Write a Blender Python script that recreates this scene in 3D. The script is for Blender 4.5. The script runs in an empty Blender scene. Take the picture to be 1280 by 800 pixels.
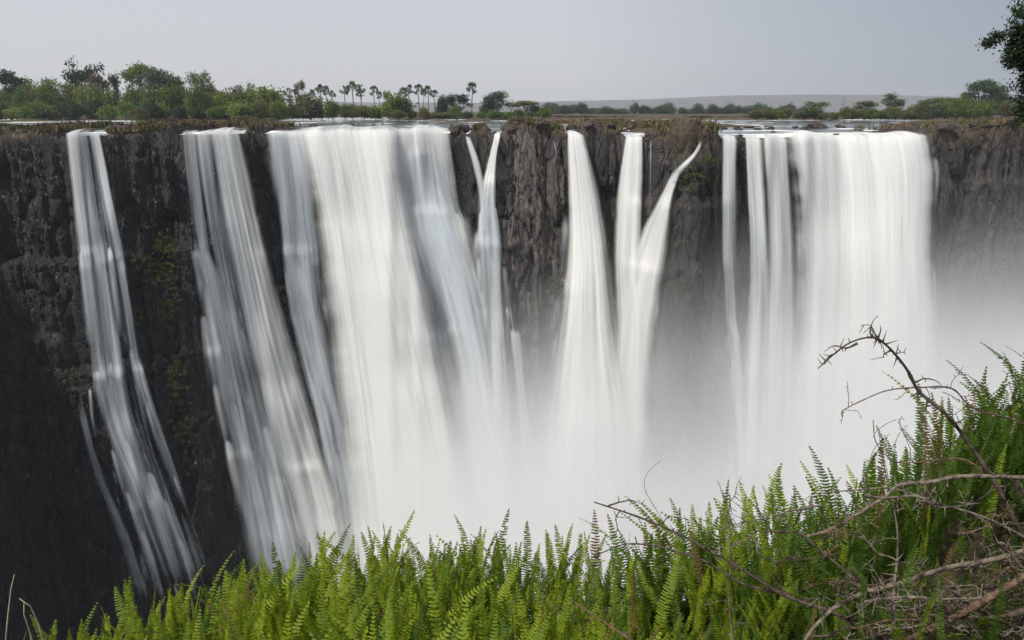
import bpy, math, random
import numpy as np
from mathutils import Vector, Matrix

# ------------------------------------------------------------------ camera, world, sun, exposure
SC = bpy.context.scene
COL = SC.collection
F = 853.33
PITCH = math.radians(17.0)
SP, CP = math.sin(PITCH), math.cos(PITCH)
cd = bpy.data.cameras.new('camera'); cam = bpy.data.objects.new('camera', cd); COL.objects.link(cam)
cd.sensor_width = 36; cd.lens = 24; cd.clip_start = 0.05; cd.clip_end = 12000
cam.location = (0, 0, 0); cam.rotation_euler = (math.pi/2 - PITCH, 0, 0)
SC.camera = cam

SUN_EL, SUN_AZ = math.radians(54), math.radians(-124)     # azimuth from +Y towards +X
SUN_DIR = Vector((math.cos(SUN_EL)*math.sin(SUN_AZ), math.cos(SUN_EL)*math.cos(SUN_AZ), math.sin(SUN_EL)))
w = bpy.data.worlds.new('World'); SC.world = w; w.use_nodes = True
nt = w.node_tree; nt.nodes.clear()
wo = nt.nodes.new('ShaderNodeOutputWorld'); bg = nt.nodes.new('ShaderNodeBackground')
sky = nt.nodes.new('ShaderNodeTexSky'); sky.sky_type = 'NISHITA'; sky.sun_disc = False
sky.sun_elevation = SUN_EL; sky.sun_rotation = SUN_AZ; sky.dust_density = 4.0; sky.altitude = 900
tc = nt.nodes.new('ShaderNodeTexCoord')
# an overcast veil: pale grey, a little darker and bluer towards the east side and overhead
dot = nt.nodes.new('ShaderNodeVectorMath'); dot.operation = 'DOT_PRODUCT'; dot.inputs[1].default_value = (0.92, 0.0, 0.28)
nt.links.new(tc.outputs['Generated'], dot.inputs[0])
ramp = nt.nodes.new('ShaderNodeValToRGB')
ramp.color_ramp.elements[0].position = 0.08; ramp.color_ramp.elements[0].color = (5.1, 5.1, 5.35, 1)
ramp.color_ramp.elements[1].position = 0.56; ramp.color_ramp.elements[1].color = (2.5, 2.8, 3.3, 1)
nt.links.new(dot.outputs['Value'], ramp.inputs[0])
mixs = nt.nodes.new('ShaderNodeMix'); mixs.data_type = 'RGBA'; mixs.inputs['Factor'].default_value = 0.86
nt.links.new(sky.outputs['Color'], mixs.inputs['A']); nt.links.new(ramp.outputs['Color'], mixs.inputs['B'])
nt.links.new(mixs.outputs['Result'], bg.inputs['Color']); bg.inputs['Strength'].default_value = 0.10
nt.links.new(bg.outputs[0], wo.inputs[0])

sl = bpy.data.lights.new('sun', 'SUN'); sl.energy = 3.2; sl.angle = math.radians(3.0); sl.color = (1.0, 0.955, 0.88)
sun = bpy.data.objects.new('sun', sl); COL.objects.link(sun)
sun.rotation_euler = (-SUN_DIR).to_track_quat('-Z', 'Y').to_euler()

SC.view_settings.view_transform = 'Standard'; SC.view_settings.look = 'None'
SC.view_settings.exposure = 0.36; SC.view_settings.gamma = 1.0
SC.render.engine = 'CYCLES'
cy = SC.cycles
cy.use_denoising = True; cy.use_adaptive_sampling = True; cy.adaptive_threshold = 0.02
cy.max_bounces = 7; cy.diffuse_bounces = 3; cy.glossy_bounces = 2; cy.transmission_bounces = 3
cy.volume_bounces = 4; cy.transparent_max_bounces = 64
cy.volume_step_rate = 1.0; cy.volume_max_steps = 64
cy.caustics_reflective = False; cy.caustics_refractive = False

RNG = np.random.default_rng(7)
random.seed(5)

# ------------------------------------------------------------------ helpers
def ray(px, py):
    """direction through a pixel of the 1280x800 frame (used to measure the place off the photograph)"""
    px = np.asarray(px, float); py = np.asarray(py, float)
    return px-640, (400-py)*SP + F*CP, (400-py)*CP - F*SP

def at(px, py, Y):
    dx, dy, dz = ray(px, py); s = Y/dy
    return dx*s, Y+0*s, dz*s

def mesh_obj(name, verts, faces, mat=None, parent=None, smooth=True, link=True):
    me = bpy.data.meshes.new(name)
    if isinstance(verts, np.ndarray) and isinstance(faces, np.ndarray):
        n, k = faces.shape
        me.vertices.add(len(verts)); me.vertices.foreach_set('co', verts.astype(np.float32).ravel())
        me.loops.add(n*k); me.loops.foreach_set('vertex_index', faces.astype(np.int32).ravel())
        me.polygons.add(n); me.polygons.foreach_set('loop_start', np.arange(0, n*k, k, dtype=np.int32))
        me.polygons.foreach_set('loop_total', np.full(n, k, dtype=np.int32))
        me.update(calc_edges=True); me.validate()
    else:
        me.from_pydata([tuple(v) for v in verts], [], [tuple(int(i) for i in f) for f in faces]); me.update()
    if smooth: me.polygons.foreach_set('use_smooth', np.ones(len(me.polygons), dtype=bool))
    if mat: me.materials.append(mat)
    o = bpy.data.objects.new(name, me)
    if link: COL.objects.link(o)
    if parent: o.parent = parent
    return o

def attr(o, name, vals):
    a = o.data.attributes.new(name, 'FLOAT', 'POINT'); a.data.foreach_set('value', np.asarray(vals, np.float32).ravel())

def empty(name, loc):
    o = bpy.data.objects.new(name, None); o.location = loc; o.empty_display_size = .2; COL.objects.link(o); return o

def tag(o, label=None, cat=None, group=None, kind=None):
    if label: o['label'] = label
    if cat: o['category'] = cat
    if group: o['group'] = group
    if kind: o['kind'] = kind
    return o

def hash1(i, seed=0):
    i = np.asarray(i).astype(np.int64)
    h = (i*374761393 + seed*668265263) & 0xffffffff
    h = ((h ^ (h >> 13))*1274126177) & 0xffffffff
    return ((h ^ (h >> 16)) & 0xffffff)/float(0xffffff)

def hash2(i, j, seed=0): return hash1(np.asarray(i).astype(np.int64)*7919 + np.asarray(j).astype(np.int64)*104729, seed)

def vnoise(x, y, seed=0):
    x = np.asarray(x, float); y = np.asarray(y, float)
    xi = np.floor(x); yi = np.floor(y); fx = x-xi; fy = y-yi
    fx = fx*fx*(3-2*fx); fy = fy*fy*(3-2*fy)
    a = hash2(xi, yi, seed); b = hash2(xi+1, yi, seed); c = hash2(xi, yi+1, seed); d = hash2(xi+1, yi+1, seed)
    return (a*(1-fx)+b*fx)*(1-fy) + (c*(1-fx)+d*fx)*fy

def fbm(x, y, o=4, seed=0):
    s = 0; a = .5; t = 0
    for k in range(o):
        s = s + a*vnoise(x*2**k, y*2**k, seed+k*17); t += a; a *= .5
    return s/t

def sstep(a, b, x):
    t = np.clip((np.asarray(x, float)-a)/(b-a), 0, 1); return t*t*(3-2*t)

def blocks(x, z, sx, sz, seed):
    """cellular joints: returns per-cell random values and distance to the nearest joint"""
    px, pz = x/sx, z/sz
    ix, iz = np.floor(px), np.floor(pz)
    d1 = np.full(px.shape, 9.); d2 = np.full(px.shape, 9.); r1 = np.zeros(px.shape); q1 = np.zeros(px.shape); tx = np.zeros(px.shape)
    for i in (-1, 0, 1):
        for j in (-1, 0, 1):
            cx, cz = ix+i, iz+j
            jx = cx + .12 + .76*hash2(cx, cz, seed); jz = cz + .1 + .8*hash2(cx, cz, seed+1)
            ax, az = np.abs(px-jx), np.abs(pz-jz)
            d = np.maximum(ax, az)*.7 + .3*(ax+az)
            m = d < d1
            d2 = np.where(m, d1, np.minimum(d2, d))
            r1 = np.where(m, hash2(cx, cz, seed+2), r1); q1 = np.where(m, hash2(cx, cz, seed+3), q1)
            tx = np.where(m, (px-jx)*(hash2(cx, cz, seed+5)-.5) + (pz-jz)*(hash2(cx, cz, seed+6)-.5), tx)
            d1 = np.where(m, d, d1)
    return r1, q1, d2-d1, tx

def tube(path, radii, sides=7, cap=True):
    """tapered tube along a path -> verts, faces"""
    P = [Vector(p) for p in path]; V = []; Fc = []
    up = Vector((0.13, 0.21, 1)).normalized()
    for i, p in enumerate(P):
        d = (P[min(i+1, len(P)-1)] - P[max(i-1, 0)]).normalized()
        a = d.cross(up)
        if a.length < 1e-3: a = d.cross(Vector((1, 0, 0)))
        a.normalize(); b = a.cross(d)
        for k in range(sides):
            t = 2*math.pi*k/sides
            V.append(p + (a*math.cos(t) + b*math.sin(t))*radii[i])
    for i in range(len(P)-1):
        for k in range(sides):
            k2 = (k+1) % sides
            Fc.append((i*sides+k, i*sides+k2, (i+1)*sides+k2, (i+1)*sides+k))
    if cap:
        V.append(P[-1]); n = len(V)-1; o = (len(P)-1)*sides
        for k in range(sides): Fc.append((o+k, o+(k+1) % sides, n))
    return V, Fc

class MB:
    def __init__(s): s.v = []; s.f = []
    def add(s, V, Fc):
        o = len(s.v); s.v += [tuple(x) for x in V]; s.f += [tuple(i+o for i in f) for f in Fc]
    def tube(s, *a, **k): s.add(*tube(*a, **k))
    def build(s, name, mat, parent=None, **k): return mesh_obj(name, s.v, s.f, mat, parent, **k)

# ------------------------------------------------------------------ node helpers
def material(name):
    m = bpy.data.materials.new(name); m.use_nodes = True
    n = m.node_tree; n.nodes.clear()
    out = n.nodes.new('ShaderNodeOutputMaterial')
    return m, n, out

class NB:
    """small helper round a node tree"""
    def __init__(s, n): s.n = n
    def node(s, t, **k):
        x = s.n.nodes.new(t)
        for a, b in k.items(): setattr(x, a, b)
        return x
    def set(s, sock, v):
        if hasattr(v, 'is_output') or isinstance(v, bpy.types.NodeSocket): s.n.links.new(v, sock)
        else: sock.default_value = v
    def math(s, op, a, b=0.0, clamp=False):
        x = s.node('ShaderNodeMath', operation=op, use_clamp=clamp); s.set(x.inputs[0], a); s.set(x.inputs[1], b); return x.outputs[0]
    def mix(s, f, a, b, mode='MIX'):
        x = s.node('ShaderNodeMix', data_type='RGBA', blend_type=mode); s.set(x.inputs['Factor'], f)
        s.set(x.inputs['A'], a if not isinstance(a, tuple) else a+(1,)*(4-len(a))); s.set(x.inputs['B'], b if not isinstance(b, tuple) else b+(1,)*(4-len(b)))
        return x.outputs['Result']
    def noise(s, vec, scale, detail=4, rough=.55, dist=0.0):
        x = s.node('ShaderNodeTexNoise'); s.set(x.inputs['Vector'], vec); x.inputs['Scale'].default_value = scale
        x.inputs['Detail'].default_value = detail; x.inputs['Roughness'].default_value = rough; x.inputs['Distortion'].default_value = dist
        return x.outputs['Fac']
    def remap(s, v, a, b, c=0.0, d=1.0, smooth=True):
        x = s.node('ShaderNodeMapRange'); x.interpolation_type = 'SMOOTHSTEP' if smooth else 'LINEAR'
        s.set(x.inputs[0], v); s.set(x.inputs[1], a); s.set(x.inputs[2], b); s.set(x.inputs[3], c); s.set(x.inputs[4], d)
        return x.outputs[0]
    def mapping(s, vec, scale=(1, 1, 1), loc=(0, 0, 0)):
        x = s.node('ShaderNodeMapping'); s.set(x.inputs['Vector'], vec); x.inputs['Scale'].default_value = scale; x.inputs['Location'].default_value = loc
        return x.outputs[0]
    def attr(s, name):
        return s.node('ShaderNodeAttribute', attribute_name=name).outputs['Fac']
    def pos(s): return s.node('ShaderNodeTexCoord').outputs['Object']
    def bump(s, h, strength=.5, dist=.1):
        x = s.node('ShaderNodeBump'); s.set(x.inputs['Height'], h); x.inputs['Strength'].default_value = strength; x.inputs['Distance'].default_value = dist
        return x.outputs[0]
    def principled(s, col, rough=.8, normal=None, spec=.3):
        x = s.node('ShaderNodeBsdfPrincipled'); s.set(x.inputs['Base Color'], col if not isinstance(col, tuple) else col+(1,)*(4-len(col)))
        s.set(x.inputs['Roughness'], rough); x.inputs['Specular IOR Level'].default_value = spec
        if normal is not None: s.set(x.inputs['Normal'], normal)
        return x

# ------------------------------------------------------------------ the lay of the land (metres; eye at the origin)
ZW = -3.05                       # river level at the lip
ZBOT = -108.0
_px = np.array([-400, 0, 60, 130, 220, 300, 335, 400, 480, 565, 620, 700, 760, 800, 840, 880, 910, 960, 990, 1040, 1100, 1160, 1190, 1280, 1700])
_D  = np.array([  98, 100, 100, 101, 105, 109, 111, 111.5, 112, 111, 103, 100, 100,  98,  93,  90,  92,  92,  95,  98,   97,   97,   98,   97,   96])
_X = (_px-640)/F*(_D*CP + 3*SP)
_X = np.concatenate([[-100., -92., -88., -84.], _X[1:]]); _D = np.concatenate([[20., 60., 88., 97.], _D[1:]]); _px = np.concatenate([[-700, -400, -200, -100], _px[1:]])  # unseen wall bending forward at the left end, added to shade the cliff
def lipY(X):
    X = np.asarray(X, float)
    y = 0
    for k in (-2.0, -1.0, 0, 1.0, 2.0): y = y + np.interp(X+k, _X, _D)
    return y/5 + 1.1*(vnoise(X*.21, X*0+3.1, 5)-.5) + .7*(vnoise(X*.7, X*0+8.1, 6)-.5)

# ledges and knobs the water breaks over: px, py, half width m, protrusion m, tail m
BUMPS = [(118, 312, 3.0, 1.2, 7), (152, 318, 1.6, 2.0, 6), (150, 452, 5.5, 2.3, 11), (112, 478, 3.0, 1.4, 12), (170, 600, 5.0, 3.0, 10), (200, 650, 4.5, 2.5, 10),
         (238, 305, 2.4, 1.8, 8), (262, 430, 3.5, 1.5, 10), (300, 545, 4.5, .9, 12), (372, 312, 4.0, 2.2, 9), (402, 322, 1.3, 1.9, 7), (400, 560, 3.5, 1.0, 9),
         (520, 192, 1.2, 1.1, 5), (548, 262, 5.2, 1.9, 12), (545, 402, 4.0, 1.5, 14), (592, 262, 1.6, 1.4, 10), (612, 226, 1.5, 1.8, 7), (606, 300, 3.0, 2.0, 14), (655, 415, 3.0, 1.6, 12),
         (710, 352, 1.6, 1.4, 9), (808, 330, 3.0, 1.6, 14), (812, 255, 2.2, 1.4, 9), (862, 205, 2.6, 3.0, 12), (872, 255, 3.5, 2.6, 16), (868, 330, 4.0, 1.6, 18),
         (660, 262, 3.5, 1.0, 30), (915, 455, 3.0, 1.2, 14), (1170, 200, .9, 1.5, 5), (1235, 230, 7.0, 1.3, 20), (60, 330, 6.0, 1.6, 22), (30, 420, 6, 1.8, 22), (200, 345, 3.0, 1.6, 18)]
_B = []
for (bx, by, rw, am, tl) in BUMPS:
    Xb, _, Zb = at(bx, by, np.interp((bx-640)/F*97, _X, _D) - .1*40)
    _B.append((float(Xb), float(Zb), rw, am, tl))

def faceY(X, Z, hug=1.0):
    """smooth cliff face: Y for a given X and height Z"""
    X, Z = np.broadcast_arrays(np.asarray(X, float), np.asarray(Z, float))
    h = np.maximum(0, ZW+.6-Z)
    y = lipY(X) - .085*h
    y = y - 1.6*(fbm(X*.06, Z*.035, 3, 31)-.5)*2*sstep(2, 14, h)
    for z0, d, sd in ((-19, .8, 41), (-44, 1.1, 42), (-70, 1.4, 43)):
        zz = z0 + 7*(vnoise(X*.05, X*0, sd)-.5)
        y = y - d*(sstep(-1.2, .3, zz-Z) if hug == 1 else sstep(-5, 1, zz-Z))*vnoise(X*.09, X*0+5, sd+5)
    for (Xb, Zb, rw, am, tl) in _B:
        dz = Zb - Z
        g = sstep(-.9, .5, dz)*np.exp(-np.maximum(dz, 0)/tl)
        if hug < 1: g = (1-hug)*sstep(-3.5, .8, dz)*np.exp(-np.maximum(dz, 0)/tl) + hug*g
        y = y - am*(.25+.75*hug)*np.exp(-np.abs((X-Xb)/rw)**2.6)*g
    return y

def hit(px, py, off=0.0, it=7, hug=1.0):
    """where the line of sight meets the cliff face moved outward by off"""
    dx, dy, dz = ray(px, py)
    s = 98./dy
    for _ in range(it): s = .5*s + .5*(faceY(dx*s, dz*s, hug)-off)/dy
    return dx*s, dy*s, dz*s

# lip stretches with water going over, in pixels
WET = [(78, 131), (221, 305), (330, 378), (378, 566), (581, 587), (615, 625), (710, 730), (781, 817), (902, 923), (931, 986), (986, 1163)]
def wet_lip(X):
    X = np.asarray(X, float); m = np.zeros(X.shape)
    for a, b in WET:
        xa, xb = np.interp([a, b], _px, _X)
        m = np.maximum(m, sstep(xa-.9, xa+.25, X)*sstep(xb+.9, xb-.25, X))
    return m
def ztop(X):
    """height of the brink"""
    X = np.asarray(X, float)
    px = np.interp(X, _X, _px)
    rock = .25 + .9*fbm(X*.23, X*0+1.7, 3, 91) + .9*(hash1(np.floor(X/1.7+.5*np.sin(X)), 5)-.45) + .7*(hash1(np.floor(X/4.3), 6)-.5) + np.interp(px, [0, 60, 130, 180, 300, 330, 560, 600, 680, 800, 850, 890, 925, 990, 1160, 1180, 1230, 1280, 1400],
                                                            [.1, 0, -.1, .35, .3, .0, .0, .1, .0, -.1, .5, .3, -.6, -.2, -.3, .1, .4, .6, .9])
    rock = rock - np.interp(px, [-100, 60, 200, 260], [.45, .45, .3, 0])
    return ZW + np.where(True, rock*(1-wet_lip(X)) - .28*wet_lip(X), 0)

# ------------------------------------------------------------------ materials of the setting
def rock_material():
    m, n, out = material('basalt'); b = NB(n); p = b.pos()
    streak = b.noise(b.mapping(p, (.55, .55, .07)), 1.0, 5, .6)
    blot = b.noise(p, .12, 5, .6); fine = b.noise(b.mapping(p, (2.1, 2.1, .75)), 1.0, 6, .65); grit = b.noise(p, 7.0, 4, .7)
    c = b.mix(b.remap(streak, .3, .7), (.015, .0148, .0155), (.056, .052, .051))
    c = b.mix(b.remap(fine, .45, .75, 0, .6), c, (.11, .095, .082))
    warp = b.node('ShaderNodeVectorMath', operation='ADD'); n.links.new(p, warp.inputs[0])
    wn = b.node('ShaderNodeTexNoise'); n.links.new(p, wn.inputs['Vector']); wn.inputs['Scale'].default_value = .5
    wsc = b.node('ShaderNodeVectorMath', operation='SCALE'); n.links.new(wn.outputs['Color'], wsc.inputs[0]); wsc.inputs['Scale'].default_value = 1.6
    n.links.new(wsc.outputs[0], warp.inputs[1])
    def crack(sc, w_):
        v = b.node('ShaderNodeTexVoronoi', feature='DISTANCE_TO_EDGE'); n.links.new(b.mapping(warp.outputs[0], sc), v.inputs['Vector']); v.inputs['Scale'].default_value = 1.0
        return b.remap(v.outputs['Distance'], 0.0, w_)
    k1 = crack((.42, .3, .055), .06); k2 = crack((1.25, .8, .20), .09)
    ck = b.math('MULTIPLY', k1, b.remap(k2, 0, 1, .45, 1))
    dry = b.attr('dry')
    dryc = b.mix(b.remap(streak, .35, .68), (.068, .060, .058), (.250, .212, .193))
    dryc = b.mix(b.remap(fine, .5, .72, 0, .8), dryc, (.10, .085, .075))
    c = b.mix(dry, c, dryc)
    wet_shade = b.attr('wet_shade')
    c = b.mix(b.math('MULTIPLY', wet_shade, .88), c, (.0065, .007, .008))  # wet rock, its near-black also painting in the shade on the cliff
    # lichen and iron stains, moss where it can hold
    c = b.mix(b.remap(b.noise(p, .42, 5, .6, .6), .63, .72, 0, .45), c, (.20, .115, .055))
    c = b.mix(b.remap(b.noise(b.mapping(p, (1, 1, 1), (31, 7, 3)), .8, 5, .65), .66, .72, 0, .55), c, (.30, .28, .24))
    c = b.mix(ck, b.mix(.85, c, (.006, .006, .006)), c)
    moss = b.attr('moss')
    mm = b.remap(b.math('ADD', b.math('MULTIPLY', moss, .55), b.noise(p, .65, 6, .7)), .90, 1.0)
    mcol = b.mix(b.remap(grit, .35, .7), (.035, .05, .012), (.13, .145, .035))
    c = b.mix(mm, c, mcol)
    ear = b.attr('earth')
    ecol = b.mix(b.remap(b.noise(p, 1.3, 5, .65), .35, .68), (.045, .032, .024), (.125, .090, .060))
    ecol = b.mix(b.remap(b.noise(p, .55, 4, .6), .5, .7, 0, .7), ecol, (.060, .066, .028))
    c = b.mix(ear, c, ecol)
    hgt = b.math('ADD', b.math('MULTIPLY', fine, .7), b.math('MULTIPLY', grit, .35))
    hgt = b.math('ADD', hgt, b.math('MULTIPLY', streak, .6))
    hgt = b.math('ADD', hgt, b.math('MULTIPLY', ck, .5))
    rough = b.math('SUBTRACT', .85, b.math('MULTIPLY', wet_shade, .52))
    sh = b.principled(c, rough, b.bump(hgt, 1.0, .6), .4)
    n.links.new(sh.outputs[0], out.inputs[0]); return m

def ground_material():
    m, n, out = material('river_bank_earth'); b = NB(n); p = b.pos()
    a = b.noise(p, .35, 6, .65); f = b.noise(p, 2.2, 5, .7)
    c = b.mix(b.remap(a, .35, .65), (.055, .038, .029), (.125, .092, .062))
    c = b.mix(b.remap(f, .5, .75, 0, .8), c, (.045, .035, .03))
    c = b.mix(b.remap(b.noise(p, .08, 4, .6), .5, .62, 0, .75), c, (.065, .075, .028))
    sh = b.principled(c, .95, b.bump(f, .8, .3), .1)
    n.links.new(sh.outputs[0], out.inputs[0]); return m

def river_material():
    m, n, out = material('river_water'); b = NB(n); p = b.pos()
    rip = b.noise(b.mapping(p, (.5, .16, 1)), 1.0, 5, .6); fine = b.noise(b.mapping(p, (1.6, .6, 1)), 1.0, 3, .6)
    fo = b.noise(b.mapping(p, (.06, .16, 1), (3, 11, 0)), 1.0, 6, .62, .5)
    lipfoam = b.attr('foam')
    fm = b.remap(b.math('ADD', fo, b.math('MULTIPLY', lipfoam, .42)), .58, .74)
    water = b.principled((.055, .075, .08), .12, b.bump(b.math('ADD', rip, b.math('MULTIPLY', fine, .3)), .5, .25), .5)
    foam = b.node('ShaderNodeBsdfDiffuse'); foam.inputs['Color'].default_value = (.82, .84, .84, 1)
    mx = b.node('ShaderNodeMixShader'); b.set(mx.inputs[0], fm); n.links.new(water.outputs[0], mx.inputs[1]); n.links.new(foam.outputs[0], mx.inputs[2])
    n.links.new(mx.outputs[0], out.inputs[0]); return m

def fall_material():
    m, n, out = material('falling_water'); b = NB(n)
    uv = b.node('ShaderNodeUVMap', uv_map='flow').outputs[0]
    d = b.attr('dens'); e = b.attr('edge')
    s1 = b.noise(b.mapping(uv, (.6, .012, 1)), 1.0, 2, .55)
    s2 = b.noise(b.mapping(uv, (2.2, .018, 1), (17, 3, 0)), 1.0, 2, .5)
    s3 = b.noise(b.mapping(uv, (.42, .032, 1), (5, 9, 0)), 1.0, 3, .5, .5)
    s = b.math('ADD', b.math('MULTIPLY', s1, .95), b.math('ADD', b.math('MULTIPLY', s2, .2), b.math('MULTIPLY', s3, 1.0)))   # about .98
    s = b.math('MULTIPLY', b.math('SUBTRACT', s, 1.075), 1.7)
    a = b.math('ADD', b.math('ADD', d, s), b.math('MULTIPLY', b.math('SUBTRACT', b.remap(e, 0, 1, 0, 1, False), 1.0), .85))
    a = b.math('MULTIPLY', b.remap(a, .02, 1.0, 0, 1, False), b.remap(e, 0, .75))
    a = b.math('MINIMUM', a, .97)
    body = b.mix(b.remap(s2, .3, .7), (.86, .87, .87), (.90, .90, .87))
    body = b.mix(b.remap(d, .85, .35), body, (.69, .75, .80))  # thin water tinted with the blue of skylit shade
    body = b.mix(b.remap(b.math('SUBTRACT', b.attr('crest'), b.math('MULTIPLY', s3, .5)), .2, .5), body, (.36, .42, .43))
    di = b.node('ShaderNodeBsdfDiffuse'); b.set(di.inputs['Color'], body)
    tr = b.node('ShaderNodeBsdfTranslucent'); b.set(tr.inputs['Color'], body)
    mx = b.node('ShaderNodeMixShader'); mx.inputs[0].default_value = .45
    n.links.new(di.outputs[0], mx.inputs[1]); n.links.new(tr.outputs[0], mx.inputs[2])
    bu = b.bump(b.math('ADD', s1, b.math('MULTIPLY', s2, .15)), .10, .6)
    n.links.new(bu, di.inputs['Normal']); n.links.new(bu, tr.inputs['Normal'])
    tp = b.node('ShaderNodeBsdfTransparent')
    m2 = b.node('ShaderNodeMixShader'); b.set(m2.inputs[0], a)
    n.links.new(tp.outputs[0], m2.inputs[1]); n.links.new(mx.outputs[0], m2.inputs[2])
    n.links.new(m2.outputs[0], out.inputs[0]); return m

def leaf_material(name, c1, c2, trans=.35, rough=.55, vary=.5):
    m, n, out = material(name); b = NB(n)
    oi = b.node('ShaderNodeObjectInfo'); p = b.pos()
    r = b.math('MULTIPLY', oi.outputs['Random'], vary)
    nn = b.noise(p, 1.1, 3, .6)
    fac = b.math('ADD', b.math('MULTIPLY', b.remap(nn, .3, .7), 1-vary), r, True)
    c = b.mix(fac, c1, c2)
    sh = b.principled(c, rough, None, .25)
    tr = b.node('ShaderNodeBsdfTranslucent'); n.links.new(b.mix(.5, c, (c2[0]*1.5, c2[1]*1.6, c2[2]*.7)), tr.inputs['Color'])
    mx = b.node('ShaderNodeMixShader'); mx.inputs[0].default_value = trans
    n.links.new(sh.outputs[0], mx.inputs[1]); n.links.new(tr.outputs[0], mx.inputs[2]); n.links.new(mx.outputs[0], out.inputs[0])
    return m

def bark_material(name, c1, c2, scale=6.0):
    m, n, out = material(name); b = NB(n); p = b.pos()
    f = b.noise(p, scale, 5, .65)
    c = b.mix(b.remap(f, .3, .7), c1, c2)
    sh = b.principled(c, .85, b.bump(f, .6, .4/scale), .2)
    n.links.new(sh.outputs[0], out.inputs[0]); return m

ROCK = rock_material(); EARTH = ground_material(); RIVER = river_material(); FALL = fall_material()

# ------------------------------------------------------------------ cliff
def build_cliff():
    xs = np.concatenate([np.arange(-140, -102, 2), np.arange(-102, -84, .2), np.arange(-84, 92, .22), np.arange(92, 190, 1.6)])
    back = np.array([14., 9, 6, 4, 2.6, 1.7, 1.1, .6, .3, .1])
    hs = np.concatenate([np.linspace(0, 1, 6)[1:], np.arange(1.25, 62, .25), np.arange(62, 106, 1.2)])
    X, H = np.meshgrid(xs, hs)
    zt = ztop(xs)[None, :]
    Z = zt - H
    Y = faceY(X, Z)
    fade = sstep(.3, 5, H)
    damp = 1 - .45*wet_lip(X)
    wob = 1.3*(fbm(X*.2, Z*.12, 2, 77)-.5)
    r, q, e, tx = blocks(X+wob, Z+.8*wob, 3.0, 12.5, 3)
    r2, q2, e2, tx2 = blocks(X+.5*wob, Z-.6*wob, 1.1, 5.2, 13)
    disp = 2.3*(r-.5) + 1.3*tx - 1.0*np.exp(-e/.045)
    disp = disp + .5*(r2-.5) + .5*tx2 - .35*np.exp(-e2/.05)
    cx_ = X/2.1 + 1.1*fbm(X*.12, Z*.05, 2, 88)
    disp = disp + .95*(np.abs(np.sin(np.pi*cx_))**.6-.6)*(.35+.65*vnoise(np.floor(cx_), Z*.09, 89)) + .8*(hash1(np.floor(cx_), 90)-.5)
    r3, q3, e3, tx3 = blocks(X+.3*wob, Z+.3*wob, .55, 1.7, 23)
    disp = disp + .30*(r3-.5) + .3*tx3 - .12*np.exp(-e3/.06)
    disp = disp + .45*(fbm(X*.9, Z*.3, 5, 55)-.5) + .35*(fbm(X*2.2, Z*1.3, 3, 56)-.5)
    Y = Y - disp*fade*damp
    Y = Y + .5*np.clip(1.0-H, 0, 1)**2            # rounded brink
    V = [np.stack([X, Y, Z], -1)]
    Ytop = Y[0]
    rows = []
    for bk in back:
        y = Ytop + bk
        wl = wet_lip(xs)
        z = zt[0] + (.12+.5*fbm(xs*.8, xs*0+bk, 3, 201)*sstep(0, 2, bk) - .6*sstep(4, 14, bk))*(1-wl)*np.interp(np.interp(xs, _X, _px), [60, 240], [.35, 1]) - .1*sstep(0, 1, bk)*wl - .3*wl*sstep(1, 5, bk)
        rows.append(np.stack([xs, y, z], -1))
    V = np.concatenate([np.stack(rows), V[0]], 0)
    nr, nc, _ = V.shape
    i = np.arange(nr-1)[:, None]*nc + np.arange(nc-1)[None, :]
    Fq = np.stack([i, i+nc, i+nc+1, i+1], -1).reshape(-1, 4)
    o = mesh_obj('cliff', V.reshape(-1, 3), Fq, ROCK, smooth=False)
    tag(o, 'dark columnar basalt cliff behind the falls', 'cliff', kind='structure')
    Xa, Ya, Za = V[..., 0], V[..., 1], V[..., 2]
    px = np.interp(Xa, _X, _px)
    h = np.maximum(0, ZW - Za)
    dry = np.interp(px, [0, 330, 600, 628, 660, 720, 760, 830, 900, 1150, 1200, 1280], [.0, .0, .1, .9, 1, .55, .6, .25, .2, .15, .25, .25])
    dry = dry*np.clip(.55+.9*(fbm(Xa*.2, Za*.06, 3, 301)-.2), 0, 1)
    wet_shade = np.interp(px, [-100, 60, 150, 320, 420, 580, 625, 690, 760, 860, 990, 1150, 1200, 1400], [.55, .75, .8, .9, 1, .8, .1, .15, .25, .4, .7, .7, .35, .35])  # wet rock plus painted shade, by position along the cliff
    wet_shade = wet_shade*sstep(0, 3, h)
    moss = sstep(8, 26, h)*np.interp(px, [0, 60, 170, 200, 330, 600, 640, 700, 760, 850, 880, 1180, 1280], [.3, .3, .55, .6, .2, .3, .5, .55, .4, .6, .65, .35, .3])
    lip = np.interp(px, [0, 900, 1150, 1185, 1280], [1.0, 1.4, 1.6, 3.0, 4.2]) + 1.6*np.exp(-((px-868)/24)**2)*4
    earth = sstep(1.0, .25, (np.maximum(0, ztop(Xa)-Za) + 1.6*(fbm(Xa*.5, Za*.5, 3, 401)-.5))/lip)*(1-wet_lip(Xa))
    ys = Ya - faceY(Xa, Za)
    attr(o, 'dry', dry.ravel()); attr(o, 'wet_shade', wet_shade.ravel()); attr(o, 'moss', moss.ravel()); attr(o, 'earth', earth.ravel())
    return o
build_cliff()

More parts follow.
